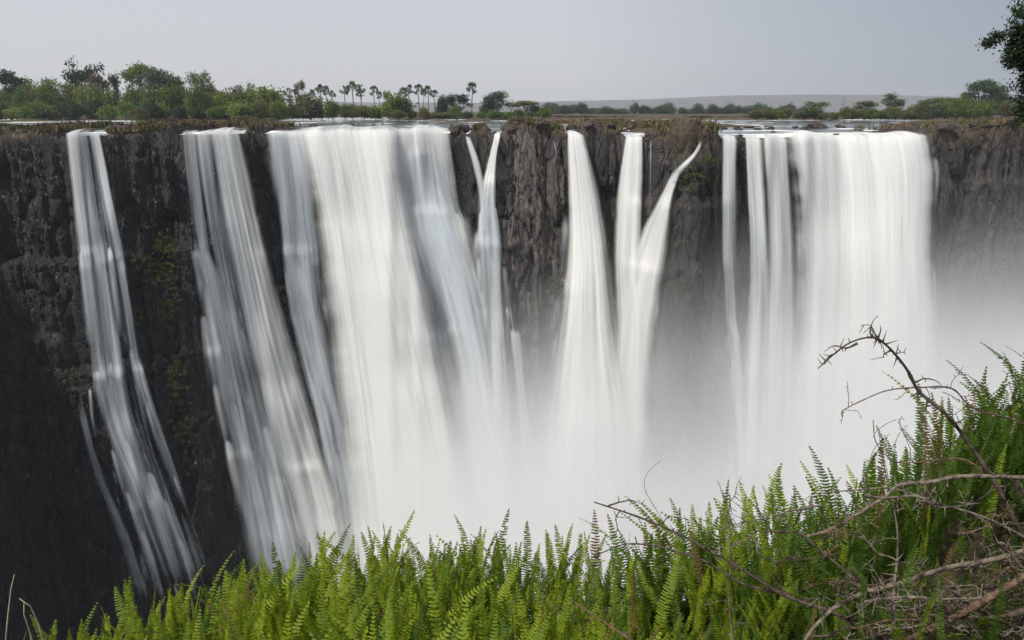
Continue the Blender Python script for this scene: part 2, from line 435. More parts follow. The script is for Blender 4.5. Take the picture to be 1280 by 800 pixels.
# ------------------------------------------------------------------ plateau, river, gorge floor, hills
def island(X, Y):
    """bank and island height above the river, behind the brink"""
    b = Y - lipY(X)
    nz = fbm(X*.045+3, Y*.022, 4, 501)
    isl = (nz-.50)*6.0
    px = X/np.maximum(Y*.956+.9, 1)*F + 640
    near = (1-wet_lip(X))*sstep(34, 6, b)*1.1*np.interp(px, [-100, 150, 230, 1400], [.1, .25, .9, 1])
    chan = np.interp(px, [-200, 0, 150, 230, 330, 350, 420, 500, 520, 690, 700, 760, 780, 905, 930, 1150, 1165, 1500], [-1.1, -1.6, -1.3, -.2, .2, -.9, -1.4, -1.2, .2, .4, .25, .2, .35, .5, -.2, -.2, .9, 1.6])
    isl = isl + near + chan*sstep(10, 30, b) - 1.8*wet_lip(X)*sstep(60, 12, b) - .15
    isl = isl + 1.6*sstep(135, 190, b)*np.interp(px, [0, 340, 380, 480, 560, 680, 720, 1000, 1200], [1, 1, .9, .7, .9, .8, .1, .7, 1.2])
    isl = isl + 2.0*sstep(240, 330, b)
    return np.clip(isl, -1.2, 2.6)

def build_plateau():
    xs = np.concatenate([np.linspace(-3000, -330, 40)[:-1], np.linspace(-330, 330, 560), np.linspace(330, 3000, 40)[1:]])
    bs = np.concatenate([np.arange(1.0, 60, .8), np.arange(60, 140, 1.6), np.arange(140, 420, 5), np.linspace(420, 3700, 30)])
    X, B = np.meshgrid(xs, bs)
    Y = lipY(X) + B
    h = island(X, Y)
    rough = .75*(fbm(X*.5, Y*.35, 4, 601)-.45) + .25*(fbm(X*1.6, Y*.9, 2, 611)-.5)
    edge = (-.95)*(1-sstep(1, 7, B))
    Z = ZW + h*.42 + rough*sstep(-.3, .3, h)*sstep(2, 6, B) + np.where(B < 8, edge, 0) - .1
    Z = np.where(B > 200, np.minimum(Z, ZW+1.0), Z)
    nr, nc = X.shape
    i = np.arange(nr-1)[:, None]*nc + np.arange(nc-1)[None, :]
    Fq = np.stack([i, i+1, i+nc+1, i+nc], -1).reshape(-1, 4)
    o = mesh_obj('river_bank', np.stack([X, Y, Z], -1).reshape(-1, 3), Fq, EARTH)
    tag(o, 'rocky brown islands and banks of the shallow river above the falls', 'river bank', kind='structure')
    return X, Y, Z, h
PX, PY, PZ, PH = build_plateau()

def build_river():
    xs = np.concatenate([np.linspace(-900, -120, 20)[:-1], np.linspace(-120, 120, 240), np.linspace(120, 900, 20)[1:]])
    bs = np.concatenate([np.arange(.3, 30, .7), np.linspace(30, 420, 70)])
    X, B = np.meshgrid(xs, bs)
    Y = lipY(X) + B
    wl = wet_lip(X)
    Z = ZW + 0*X - .25*wl*sstep(3.2, .4, B) + .22*(fbm(X*.3, Y*.13, 3, 71)-.5)*sstep(0, 5, B) - .9*(1-wl)*sstep(5, 1, B)
    nr, nc = X.shape
    i = np.arange(nr-1)[:, None]*nc + np.arange(nc-1)[None, :]
    Fq = np.stack([i, i+1, i+nc+1, i+nc], -1).reshape(-1, 4)
    o = mesh_obj('river', np.stack([X, Y, Z], -1).reshape(-1, 3), Fq, RIVER)
    px = np.interp(X, _X, _px)
    foam = wl*sstep(16, 2, B)*np.interp(px, [0, 140, 220, 330, 380, 500, 560, 700, 985, 1020], [.4, .4, .5, .6, .15, .1, .4, .2, .4, .7])
    foam = foam + .22*np.interp(px, [0, 160, 300], [1, .8, 0])*sstep(3, 12, B)
    foam = np.maximum(foam, .38*sstep(-.5, .1, island(X, Y))*sstep(3, 9, B))
    attr(o, 'foam', foam.ravel())
    tag(o, 'shallow blue-grey river with white rapids above the brink', 'river', kind='structure')
build_river()

def simple_sheet(name, X, Y, Z, mat, label, flip=False):
    nr, nc = X.shape
    i = np.arange(nr-1)[:, None]*nc + np.arange(nc-1)[None, :]
    Fq = np.stack([i, i+1, i+nc+1, i+nc], -1).reshape(-1, 4)
    if flip: Fq = Fq[:, ::-1]
    o = mesh_obj(name, np.stack([X, Y, Z], -1).reshape(-1, 3), np.ascontiguousarray(Fq), mat)
    return tag(o, label, name.replace('_', ' '), kind='structure')

# churned pool at the bottom of the gorge
X, Y = np.meshgrid(np.linspace(-190, 190, 60), np.linspace(2, 108, 24))
simple_sheet('gorge_pool', X, Y, -106 + 1.6*(fbm(X*.1, Y*.1, 3, 9)-.5), RIVER, 'churned water at the foot of the gorge')

# far hills
def hill_material():
    m, n, out = material('dry_hillside_hazed'); b = NB(n); p = b.pos()
    a = b.noise(p, .012, 5, .65); f = b.noise(p, .06, 4, .7)
    c = b.mix(b.remap(a, .4, .62), (.165, .155, .17), (.11, .115, .115))  # bluish lavender of distance haze mixed into the scrub colour
    c = b.mix(b.remap(f, .45, .65, 0, .7), c, (.10, .105, .095))
    n.links.new(b.principled(c, .95, None, .05).outputs[0], out.inputs[0]); return m
X, T = np.meshgrid(np.linspace(-3000, 3000, 300), np.linspace(0, 1, 26))
Yh = 2500 + 1150*T
pxh = X/(Yh*.956)*F+640
ridge = np.interp(pxh, [-700, 300, 640, 700, 800, 900, 1000, 1100, 1150, 1250, 1400, 2000], [60, 50, 44, 52, 60, 78, 84, 83, 78, 70, 66, 60])
simple_sheet('hills', X, Yh, ZW + ridge*.97*sstep(.12, .9, T) + 3.5*(fbm(X*.02, Yh*.02, 4, 15)-.5)*sstep(.1, .5, T), hill_material(), 'low mauve-brown hills along the horizon')

# ------------------------------------------------------------------ waterfalls
def pint(y, pts, k):
    ys = [p[0] for p in pts]; return np.interp(y, ys, [p[k] for p in pts])

def strip(pts, dens, off=(1.0, 3.0), layers=2, fold=.5, seed=0, top=True, bulge=.6, feather=(.16, .16), topfade=0, spread=.35, crest=.45, hug=.75):
    """one falling sheet: pts = (py, left px, right px) ... -> verts, faces, uv, dens, edge"""
    out = []
    y0, y1 = pts[0][0], pts[-1][0]
    for L in range(layers):
        wpx = max(p[2]-p[1] for p in pts)
        ns = int(np.clip(wpx/2.2, 8, 90)); nt_ = int(np.clip((y1-y0)/4.5, 14, 150))
        yy = np.linspace(y0, y1, nt_)
        ker = np.ones(5)/5
        xl = pint(yy, pts, 1); xr = pint(yy, pts, 2)
        if nt_ > 12:
            pad = lambda a: np.concatenate([[2*a[0]-a[2], 2*a[0]-a[1]], a, [2*a[-1]-a[-2], 2*a[-1]-a[-3]]])
            xl = np.convolve(pad(xl), ker, 'valid'); xr = np.convolve(pad(xr), ker, 'valid')
        s = np.linspace(0, 1, ns)
        grow = spread*L
        t = (yy-y0)/(y1-y0)
        wv = (xr-xl)
        A = (xl - wv*.06*grow)[:, None] + (wv*(1+.12*grow))[:, None]*s[None, :]
        S = np.broadcast_to(s, A.shape); T = np.broadcast_to(t[:, None], A.shape)
        Wm = wpx/8.7                                         # width in metres, roughly
        o = off[0] + (off[1]-off[0])*np.sqrt(np.clip(T*(y1-y0)/500., 0, 1)) + L*(.35+1.0*T)
        o = o + bulge*(4*S*(1-S))*np.clip(T*3, 0, 1)*min(1.5, Wm*.2)
        o = o + fold*(fbm(S*Wm*.5+seed*3.7+L*9, T*1.2, 3, 700+seed)-.5)*2*np.clip(.15+T*2.5, 0, 1)
        Xw, Yw, Zw_ = hit(A, np.broadcast_to(yy[:, None], A.shape), o, 7, hug)
        rows = [np.stack([Xw, Yw, Zw_], -1)]
        if top:
            first = rows[0][0]
            pre = []
            for back, up in ((4.5, .62), (3.0, .60), (1.9, .52), (1.1, .36), (.5, .16)):
                q = first.copy(); q[:, 1] += back; q[:, 2] = np.maximum(first[:, 2]+up*.75, ZW-.25+up*.35-L*.03); pre.append(q)
            rows.insert(0, np.stack(pre))
        V = np.concatenate(rows, 0)
        nr = V.shape[0]; npre = nr-nt_
        if top: V[:npre+4, :, 2] += (.95*(fbm(V[:npre+4, :, 0]*.30, V[:npre+4, :, 0]*0+2, 3, 61)-.45)*np.linspace(1, .3, npre+4)[:, None])*min(1, Wm/4)
        u = np.broadcast_to(s[None, :]*Wm, (nr, ns)) + seed*13.7 + L*5.3
        dv = np.concatenate([[0], np.cumsum(np.linalg.norm(np.diff(V[:, ns//2], axis=0), axis=-1))])
        v = np.broadcast_to(dv[:, None], (nr, ns)) + seed*7.1
        tt = np.concatenate([np.zeros(npre), t])
        if np.isscalar(dens): dd = np.full(nr, dens, float)
        else: dd = np.interp(tt, [q[0] for q in dens], [q[1] for q in dens])
        dd = dd - np.concatenate([np.linspace(.55, .1, npre), np.zeros(nr-npre)])*(dd < 1.0)
        D = np.broadcast_to(dd[:, None], (nr, ns)) - .12*L
        pf = np.concatenate([np.linspace(.30, .0, npre), np.zeros(nr-npre)])[:, None]
        fl = feather[0]*(1+.9*tt)[:, None]+pf; fr = feather[1]*(1+.9*tt)[:, None]+pf
        jag = .05*(fbm(np.broadcast_to(dv[:, None]*.4, (nr, ns)), S[0]*2+seed, 3, 900+seed)-.5)
        E = np.clip((S[0][None, :]+jag)/fl, 0, 1)*np.clip((1-S[0][None, :]+jag)/fr, 0, 1)
        if topfade: E = E*np.clip(tt/topfade, 0, 1)[:, None]
        elif top: E = E*np.concatenate([[0, .7], np.ones(nr-2)])[:, None]
        E = E*np.clip((1-tt)/.10, 0, 1)[:, None]
        C = np.broadcast_to((sstep(3.6, .5, dv-dv[min(npre, nr-1)]+1.0)*(crest if top else 0))[:, None], (nr, ns))
        out.append((V, u, v, D, E, C))
    return out

def plumes(pts, n, seed, dens=.75, t0=.12, t1=.92, wpx=(5, 20), lpx=(45, 150), off=(1.0, 2.2)):
    """short fans of foam that start where the water strikes a step and spread as they fall"""
    r = random.Random(seed*31+7); out = []
    y0, y1 = pts[0][0], pts[-1][0]
    for k in range(n):
        t = r.uniform(t0, t1); ya = y0 + (y1-y0)*t; L = r.uniform(*lpx); yb = min(ya+L, y1+40)
        s0 = min(.9, max(.1, r.gauss(.5, .27))); w0 = r.uniform(*wpx)*.5; grow = r.uniform(1.5, 3.0)
        pp = []
        for q in range(6):
            f = q/5; y = ya + (yb-ya)*f; l = float(pint(min(y, y1), pts, 1)); rr = float(pint(min(y, y1), pts, 2))
            c = l + (rr-l)*s0; hw = w0*(.75+(grow-.75)*f**.8)
            pp.append((y, c-hw, c+hw))
        oo = r.uniform(0, .9)
        out += strip(pp, [(0, dens*r.uniform(.85, 1.25)), (.35, dens*.8), (1, dens*.35)], (off[0]+oo, off[1]+oo), 1, .15, seed*40+k, top=False, topfade=.2, bulge=.25, feather=(.5, .5), spread=0)
    return [out]

def fans(pts, steps, seed, off=(1.1, 2.0)):
    """foam fans below the steps the water strikes: (px, py, width, length, spread, density), drifting along the fall's own flow"""
    out = []; y1 = pts[-1][0]
    for k, (x, y0, w0, L, grow, dn) in enumerate(steps):
        l = float(pint(y0, pts, 1)); rr = float(pint(y0, pts, 2)); s0 = (x-l)/(rr-l); pp = []
        for q in range(8):
            f = q/7; y = y0+L*f; l = float(pint(min(y, y1), pts, 1)); rr = float(pint(min(y, y1), pts, 2)); c = l+(rr-l)*s0; hw = w0*.5*(.7+(grow-.7)*f**.75)
            pp.append((y, c-hw, c+hw))
        out += strip(pp, [(0, dn*1.2), (.25, dn), (1, dn*.4)], off, 1, .2, seed*70+k, top=False, topfade=.07, bulge=.5, feather=(.4, .4), spread=0)
    return [out]

def fringe(pts, n, seed, dens=.55):
    """loose soft threads torn off along both sides of a free fall"""
    r = random.Random(seed*53+1); out = []; y0, y1 = pts[0][0], pts[-1][0]
    for k in range(n):
        side = r.random() < .5; ya = y0 + (y1-y0)*r.uniform(.08, .8); yb = min(y1, ya + r.uniform(50, 170)); w0 = r.uniform(4, 11); d0 = r.uniform(-.2, 1.0)*w0*.6; pp = []
        for q in range(6):
            f = q/5; y = ya+(yb-ya)*f; l = float(pint(y, pts, 1)); rr = float(pint(y, pts, 2)); e = l - d0*(.6+.8*f) if side else rr + d0*(.6+.8*f)
            pp.append((y, e-w0*(.6+.5*f), e+w0*(.6+.5*f)))
        out += strip(pp, [(0, dens), (1, dens*.5)], (1.2, 3.2), 1, .15, seed*60+k, top=False, topfade=.25, bulge=.1, feather=(.5, .5), spread=0)
    return [out]

def waterfall(label, strips):
    V = []; Fq = []; U = []; D = []; E = []; CR = []; n0 = 0
    for st in strips:
        for (v, u, vv, d, e, c) in st:
            nr, nc, _ = v.shape
            i = np.arange(nr-1)[:, None]*nc + np.arange(nc-1)[None, :] + n0
            Fq.append(np.stack([i, i+nc, i+nc+1, i+1], -1).reshape(-1, 4))
            V.append(v.reshape(-1, 3)); U.append(np.stack([u, vv], -1).reshape(-1, 2)); D.append(d.ravel()); E.append(e.ravel()); CR.append(c.ravel()); n0 += nr*nc
    V = np.concatenate(V); Fq = np.concatenate(Fq); U = np.concatenate(U)
    o = mesh_obj('waterfall', V, Fq, FALL)
    uvl = o.data.uv_layers.new(name='flow')
    li = np.empty(len(o.data.loops), np.int32); o.data.loops.foreach_get('vertex_index', li)
    uvl.data.foreach_set('uv', U[li].astype(np.float32).ravel())
    attr(o, 'dens', np.concatenate(D)); attr(o, 'edge', np.concatenate(E)); attr(o, 'crest', np.concatenate(CR))
    return tag(o, label, 'waterfall', 'waterfalls over the dark cliff')

waterfall('thin blue-grey waterfall breaking over ledges on the darkest cliff, leftmost of all', [
    strip([(168, 80, 130), (200, 82, 138), (250, 86, 148), (310, 92, 160), (380, 100, 170), (440, 104, 182), (520, 108, 202), (580, 125, 222), (640, 142, 245), (700, 162, 268), (760, 178, 290)], [(0, .45), (.2, .36), (.5, .28), (1, .26)], (.9, 2.0), 1, .3, 1),
    strip([(168, 80, 102), (250, 88, 112), (310, 94, 120), (400, 104, 132), (450, 108, 138), (480, 112, 150), (540, 126, 170), (600, 150, 200), (660, 170, 225), (720, 190, 250), (770, 205, 270)], [(0, .8), (.24, .66), (.42, .42), (.6, .40), (1, .3)], (1.2, 2.2), 1, .35, 2, feather=(.3, .3)),
    strip([(168, 110, 128), (250, 126, 144), (310, 138, 158), (380, 150, 168), (440, 156, 178), (480, 160, 192), (540, 175, 215), (620, 200, 245), (700, 225, 272), (770, 240, 290)], [(0, .72), (.24, .62), (.42, .42), (.6, .42), (1, .3)], (1.2, 2.2), 1, .35, 3, feather=(.3, .3)),
    strip([(470, 84, 102), (510, 92, 110), (560, 104, 122), (600, 114, 138), (640, 130, 158), (680, 145, 178), (760, 170, 205)], [(0, .25), (.3, .4), (1, .45)], (.9, 1.2), 1, .2, 4, top=False, topfade=.2, feather=(.3, .3))]
    + plumes([(290, 92, 156), (380, 100, 168), (440, 106, 180), (520, 112, 200), (580, 125, 222), (640, 142, 245), (700, 160, 266), (770, 178, 290)], 34, 1, .7, 0, .95, (4, 12), (35, 110), (.9, 1.5))
    + fans([(290, 92, 156), (380, 100, 168), (440, 106, 180), (520, 112, 200), (580, 125, 222), (640, 142, 245), (700, 160, 266), (770, 178, 290)], [(102, 312, 15, 130, 1.5, .95), (136, 306, 12, 120, 1.4, .9), (149, 318, 10, 120, 1.5, .9), (118, 330, 6, 90, 1.6, .5), (120, 462, 18, 90, 1.8, 1.0), (138, 470, 16, 130, 2.0, 1.05),
        (164, 434, 14, 110, 1.7, 1.0), (174, 452, 10, 110, 1.7, .9), (112, 484, 8, 80, 1.6, .7), (156, 548, 12, 100, 1.9, .9), (140, 560, 10, 90, 1.8, .8), (186, 588, 14, 110, 2.0, .95), (204, 622, 12, 110, 2.0, .9), (158, 612, 11, 90, 1.9, .85), (176, 660, 12, 90, 1.9, .85), (222, 668, 12, 90, 2.0, .8)], 51))
waterfall('grey-white waterfall with a bright right-hand column, between two dark rock walls', [
    strip([(165, 222, 304), (200, 224, 312), (250, 229, 323), (300, 234, 335), (350, 242, 349), (400, 250, 363), (450, 258, 378), (500, 266, 396), (560, 276, 415), (620, 287, 436), (680, 298, 455), (770, 312, 475)], [(0, .75), (.15, .52), (.5, .46), (1, .55)], (1.0, 2.6), 1, .5, 5),
    strip([(165, 256, 304), (250, 272, 321), (320, 286, 337), (400, 298, 360), (500, 316, 392), (600, 336, 428), (700, 354, 458), (770, 366, 475)], [(0, .8), (.3, .85), (1, .85)], (1.8, 4.2), 1, .5, 6, feather=(.3, .22)),
    strip([(302, 232, 264), (350, 242, 288), (420, 250, 304), (500, 263, 324), (560, 276, 344), (640, 288, 356), (740, 302, 372)], [(0, .7), (.5, .4), (1, .5)], (1.0, 2.0), 1, .4, 7, top=False, topfade=.04, feather=(.2, .3))]
    + plumes([(300, 234, 300), (350, 242, 318), (400, 250, 330), (450, 256, 346), (500, 266, 362), (560, 278, 385), (620, 289, 405), (700, 302, 425)], 60, 2, .8, 0, .95, (5, 18), (45, 130), (1.0, 2.2))
    + fans([(300, 234, 300), (350, 242, 318), (400, 250, 330), (450, 256, 346), (500, 266, 362), (560, 278, 385), (620, 289, 405), (700, 302, 425)], [(243, 308, 14, 100, 1.8, .9), (258, 322, 14, 110, 1.9, .9), (254, 392, 14, 110, 1.9, .85), (272, 424, 16, 130, 2.0, .9), (268, 478, 12, 100, 1.9, .85), (290, 500, 16, 120, 2.0, .85), (284, 548, 18, 120, 1.9, .95), (306, 556, 18, 130, 1.9, .95), (330, 530, 16, 130, 2.0, .85), (318, 600, 18, 120, 2.0, .9), (346, 590, 16, 120, 2.0, .85)], 52))
waterfall('narrow smoky-grey veil of water beside the broadest creamy fall', [
    strip([(166, 331, 382), (220, 336, 394), (280, 342, 402), (320, 345, 407), (380, 350, 414), (450, 364, 432), (520, 384, 446), (600, 402, 462), (680, 418, 474), (760, 430, 484)], [(0, .78), (.12, .46), (.35, .34), (.6, .48), (1, .6)], (1.0, 2.4), 2, .5, 8),
    strip([(312, 350, 396), (360, 356, 400), (420, 364, 408), (500, 382, 425), (580, 400, 440), (660, 412, 456), (750, 425, 470)], [(0, .7), (.4, .5), (1, .5)], (1.0, 1.8), 1, .4, 9, top=False, topfade=.05, feather=(.25, .3))]
    + plumes([(300, 346, 400), (360, 354, 408), (420, 366, 418), (480, 380, 432), (540, 392, 444), (620, 408, 460), (720, 425, 476)], 44, 3, .75, 0, .95, (5, 15), (45, 120), (1.0, 2.0))
    + fans([(300, 346, 400), (360, 354, 408), (420, 366, 418), (480, 380, 432), (540, 392, 444), (620, 408, 460), (720, 425, 476)], [(362, 316, 14, 100, 1.7, .9), (376, 312, 10, 90, 1.7, .85), (370, 390, 14, 110, 1.8, .85), (386, 420, 12, 110, 1.9, .9), (392, 478, 12, 110, 1.9, .85), (404, 552, 14, 120, 1.9, .95), (420, 566, 12, 110, 1.9, .85)], 53))
waterfall('broadest opaque creamy-white curtain of water, smooth and unbroken, in the left half', [
    strip([(162, 370, 500), (200, 378, 506), (250, 388, 514), (300, 395, 524), (350, 401, 535), (400, 407, 547), (450, 412, 558), (500, 417, 569), (560, 423, 581), (620, 429, 592), (700, 435, 604), (780, 440, 612)], [(0, 1.15), (.1, 1.05), (.3, 1.2), (1, 1.35)], (1.5, 7.5), 3, .25, 10, hug=0, bulge=1.4, feather=(.2, .22), crest=.6)]
    + fringe([(210, 380, 506), (300, 396, 522), (400, 408, 545), (500, 418, 567), (620, 430, 590)], 22, 42))
waterfall('tiered pale veil dropping onto a rounded ledge beside the broad creamy curtain', [
    strip([(163, 474, 564), (200, 476, 571), (250, 482, 579), (300, 490, 594), (350, 508, 608), (420, 528, 622), (500, 548, 634), (600, 578, 646), (700, 595, 655)], [(0, .85), (.1, .58), (.25, .5), (.5, .6), (1, .75)], (1.0, 2.6), 2, .45, 11),
    strip([(193, 516, 532), (230, 514, 546), (262, 515, 560), (300, 519, 582), (360, 530, 600), (430, 548, 612)], [(0, .85), (.4, .7), (1, .5)], (1.1, 2.0), 1, .3, 12, top=False, topfade=.03, feather=(.3, .3)),
    strip([(260, 520, 584), (300, 524, 596), (350, 534, 606), (420, 548, 618), (520, 566, 632), (620, 582, 645)], [(0, .75), (.4, .55), (1, .6)], (1.2, 2.2), 1, .35, 13, top=False, topfade=.05, feather=(.2, .2))]
    + plumes([(195, 505, 562), (250, 510, 574), (262, 518, 582), (320, 524, 598), (400, 546, 618), (480, 560, 632), (580, 576, 642)], 46, 4, .75, 0, .9, (5, 16), (40, 130), (1.1, 2.2))
    + fans([(195, 505, 562), (250, 510, 574), (262, 518, 582), (320, 524, 598), (400, 546, 618), (480, 560, 632), (580, 576, 642)], [(524, 194, 12, 66, 1.9, 1.0), (532, 262, 18, 90, 1.5, .9), (552, 260, 18, 90, 1.5, 1.0), (570, 264, 14, 90, 1.6, .9), (545, 340, 14, 110, 1.9, .8), (562, 386, 14, 120, 1.9, .8), (590, 402, 14, 120, 1.8, .85), (580, 470, 16, 130, 1.9, .8)], 54))
waterfall('thin white thread slanting down dark rock beside the tiered veil', [
    strip([(168, 580, 587), (200, 588, 600), (235, 596, 608), (262, 598, 612), (300, 602, 616)], [(0, .8), (.7, .6), (1, .4)], (.8, 1.2), 2, .15, 14, top=False, topfade=.05, feather=(.3, .3))])
waterfall('slender twisting white fall widening under a round boulder, beside bare brown rock', [
    strip([(171, 617, 626), (190, 612, 622), (222, 604, 620), (242, 598, 622), (262, 594, 624), (300, 590, 632), (350, 588, 637), (400, 589, 642), (500, 590, 650), (600, 592, 658), (700, 594, 664)], [(0, 1.0), (.1, .85), (.2, .5), (1, .55)], (.8, 2.2), 2, .3, 15, feather=(.25, .25)),
    strip([(290, 606, 629), (350, 611, 629), (420, 612, 630), (520, 610, 630), (620, 606, 628), (700, 603, 626)], [(0, .7), (.5, .75), (1, .7)], (2.0, 3.4), 1, .2, 16, top=False, topfade=.1, feather=(.35, .35)),
    strip([(408, 634, 652), (450, 636, 660), (520, 640, 668), (620, 648, 682)], [(0, .5), (1, .4)], (.8, 1.2), 1, .2, 17, top=False, topfade=.05, feather=(.3, .3))]
    + plumes([(225, 604, 620), (262, 595, 624), (320, 590, 633), (400, 590, 644), (500, 592, 656), (600, 594, 668)], 30, 5, .75, 0, .9, (4, 12), (35, 110), (1.0, 2.0))
    + fans([(225, 604, 620), (262, 595, 624), (320, 590, 633), (400, 590, 644), (500, 592, 656), (600, 594, 668)], [(602, 262, 12, 90, 1.8, .9), (618, 256, 9, 80, 1.7, .9), (598, 320, 10, 90, 1.8, .8), (630, 330, 10, 90, 1.8, .7), (640, 408, 14, 110, 1.9, .75)], 55))
waterfall('tall white jet flaring like a skirt, first fall beyond the bare brown rock wall', [
    strip([(169, 709, 731), (200, 709, 740), (250, 709, 752), (300, 709, 760), (340, 706, 766), (400, 699, 774), (450, 690, 785), (500, 683, 798), (600, 666, 815), (700, 650, 830)], [(0, 1.1), (.15, 1.15), (1, 1.2)], (1.4, 5.0), 3, .2, 18, hug=.3, bulge=1.2, feather=(.22, .32))]
    + fringe([(200, 710, 738), (250, 710, 750), (300, 710, 758), (340, 707, 764), (400, 700, 772), (500, 690, 790), (600, 680, 805)], 22, 41))
waterfall('white double fall with thin loose threads at its right side, under a grassy brink', [
    strip([(172, 781, 804), (200, 776, 805), (250, 769, 804), (300, 766, 803), (340, 765, 803), (400, 766, 812), (480, 758, 815), (600, 750, 815)], [(0, .95), (.3, .85), (1, .9)], (1.2, 3.2), 2, .4, 19, feather=(.2, .2)),
    strip([(170, 804, 810), (230, 806, 811), (280, 804, 813), (330, 798, 812)], [(0, .6), (1, .45)], (.7, 1.0), 1, .1, 20, top=False, topfade=.06, feather=(.35, .35)),
    strip([(170, 811, 817), (230, 811, 815), (280, 810, 815)], [(0, .55), (1, .2)], (.7, 1.0), 1, .1, 21, top=False, topfade=.06, feather=(.35, .35))]
    + plumes([(300, 768, 808), (400, 766, 812), (500, 758, 815), (600, 752, 815)], 14, 6, .7, 0, .8, (5, 14), (40, 100), (1.2, 2.4)))
waterfall('slanting spout that bursts from a rock cleft and fans out wide below', [
    strip([(203, 846, 857), (210, 840, 853), (216, 836, 852), (225, 834, 848), (242, 826, 842), (256, 818, 840), (280, 804, 838), (320, 785, 835), (360, 777, 829), (400, 771, 823), (480, 764, 813), (560, 768, 808), (680, 768, 806)], [(0, .6), (.06, .95), (.15, 1.0), (1, 1.0)], (.9, 3.4), 2, .35, 22, top=False, topfade=.05, feather=(.26, .26)),
    strip([(172, 872, 884), (178, 873, 881), (184, 870, 876), (190, 867, 875), (195, 865, 872), (200, 857, 868), (205, 847, 865), (210, 841, 857), (218, 836, 853), (235, 829, 846)], [(0, .55), (.3, .7), (.5, .8), (1, .6)], (.5, 1.0), 2, .25, 31, top=False, topfade=.2, feather=(.34, .34), spread=1.2),
    strip([(225, 877, 881), (250, 878, 883), (275, 880, 884)], [(0, .15), (1, .1)], (.6, .8), 1, .1, 23, top=False, topfade=.3, feather=(.45, .45))]
    + plumes([(250, 815, 838), (330, 784, 834), (400, 772, 824), (480, 770, 816), (560, 775, 812)], 20, 7, .75, 0, .9, (4, 12), (40, 110), (1.4, 3.0)))
waterfall('straight narrow white fall on black rock, just past the grassy rock buttress', [
    strip([(177, 902, 922), (250, 900, 922), (320, 899, 923), (400, 901, 930), (460, 908, 938), (540, 912, 948), (650, 915, 955)], [(0, .9), (.25, .7), (.5, .5), (1, .5)], (1.1, 2.6), 2, .3, 24, feather=(.25, .3))]
    + plumes([(380, 900, 928), (450, 905, 938), (540, 908, 955), (640, 905, 965)], 22, 8, .75, 0, .9, (4, 12), (35, 100), (1.2, 2.4)))
waterfall('pair of white columns divided by a dark slit, next to the widest right-hand curtain', [
    strip([(177, 930, 954), (250, 933, 959), (300, 935, 963), (360, 934, 968), (420, 928, 972), (500, 921, 975), (620, 915, 975)], [(0, .85), (.3, .7), (1, .85)], (1.1, 2.8), 2, .35, 25, feather=(.2, .25)),
    strip([(176, 952, 986), (250, 957, 991), (320, 958, 995), (400, 956, 997), (500, 950, 997), (620, 945, 995)], [(0, .95), (.3, .85), (1, .95)], (1.3, 3.2), 2, .35, 26, feather=(.2, .2))])
waterfall('widest dense white curtain pouring over the far right of the brink', [
    strip([(171, 984, 1162), (190, 987, 1166), (220, 992, 1171), (260, 996, 1170), (300, 998, 1167), (350, 998, 1168), (400, 996, 1170), (500, 990, 1174), (600, 984, 1178), (700, 978, 1184)], [(0, 1.15), (.12, 1.0), (.3, 1.15), (1, 1.3)], (1.4, 6.5), 3, .25, 27, hug=0, bulge=1.4, feather=(.09, .12)),
    strip([(192, 1160, 1175), (220, 1166, 1178), (250, 1164, 1174), (300, 1158, 1172)], [(0, .5), (1, .3)], (.8, 1.0), 1, .2, 28, top=False, topfade=.1, feather=(.3, .3))]
    + fringe([(210, 992, 1170), (300, 1000, 1166), (400, 998, 1168), (500, 992, 1172), (600, 986, 1176)], 20, 43))
waterfall('hair-thin trickle down the bare brown rock wall', [
    strip([(172, 690, 694), (190, 693, 697), (215, 697, 701), (250, 699, 704)], [(0, .4), (1, .1)], (.6, .8), 1, .1, 29, top=False, topfade=.1, feather=(.4, .4))])

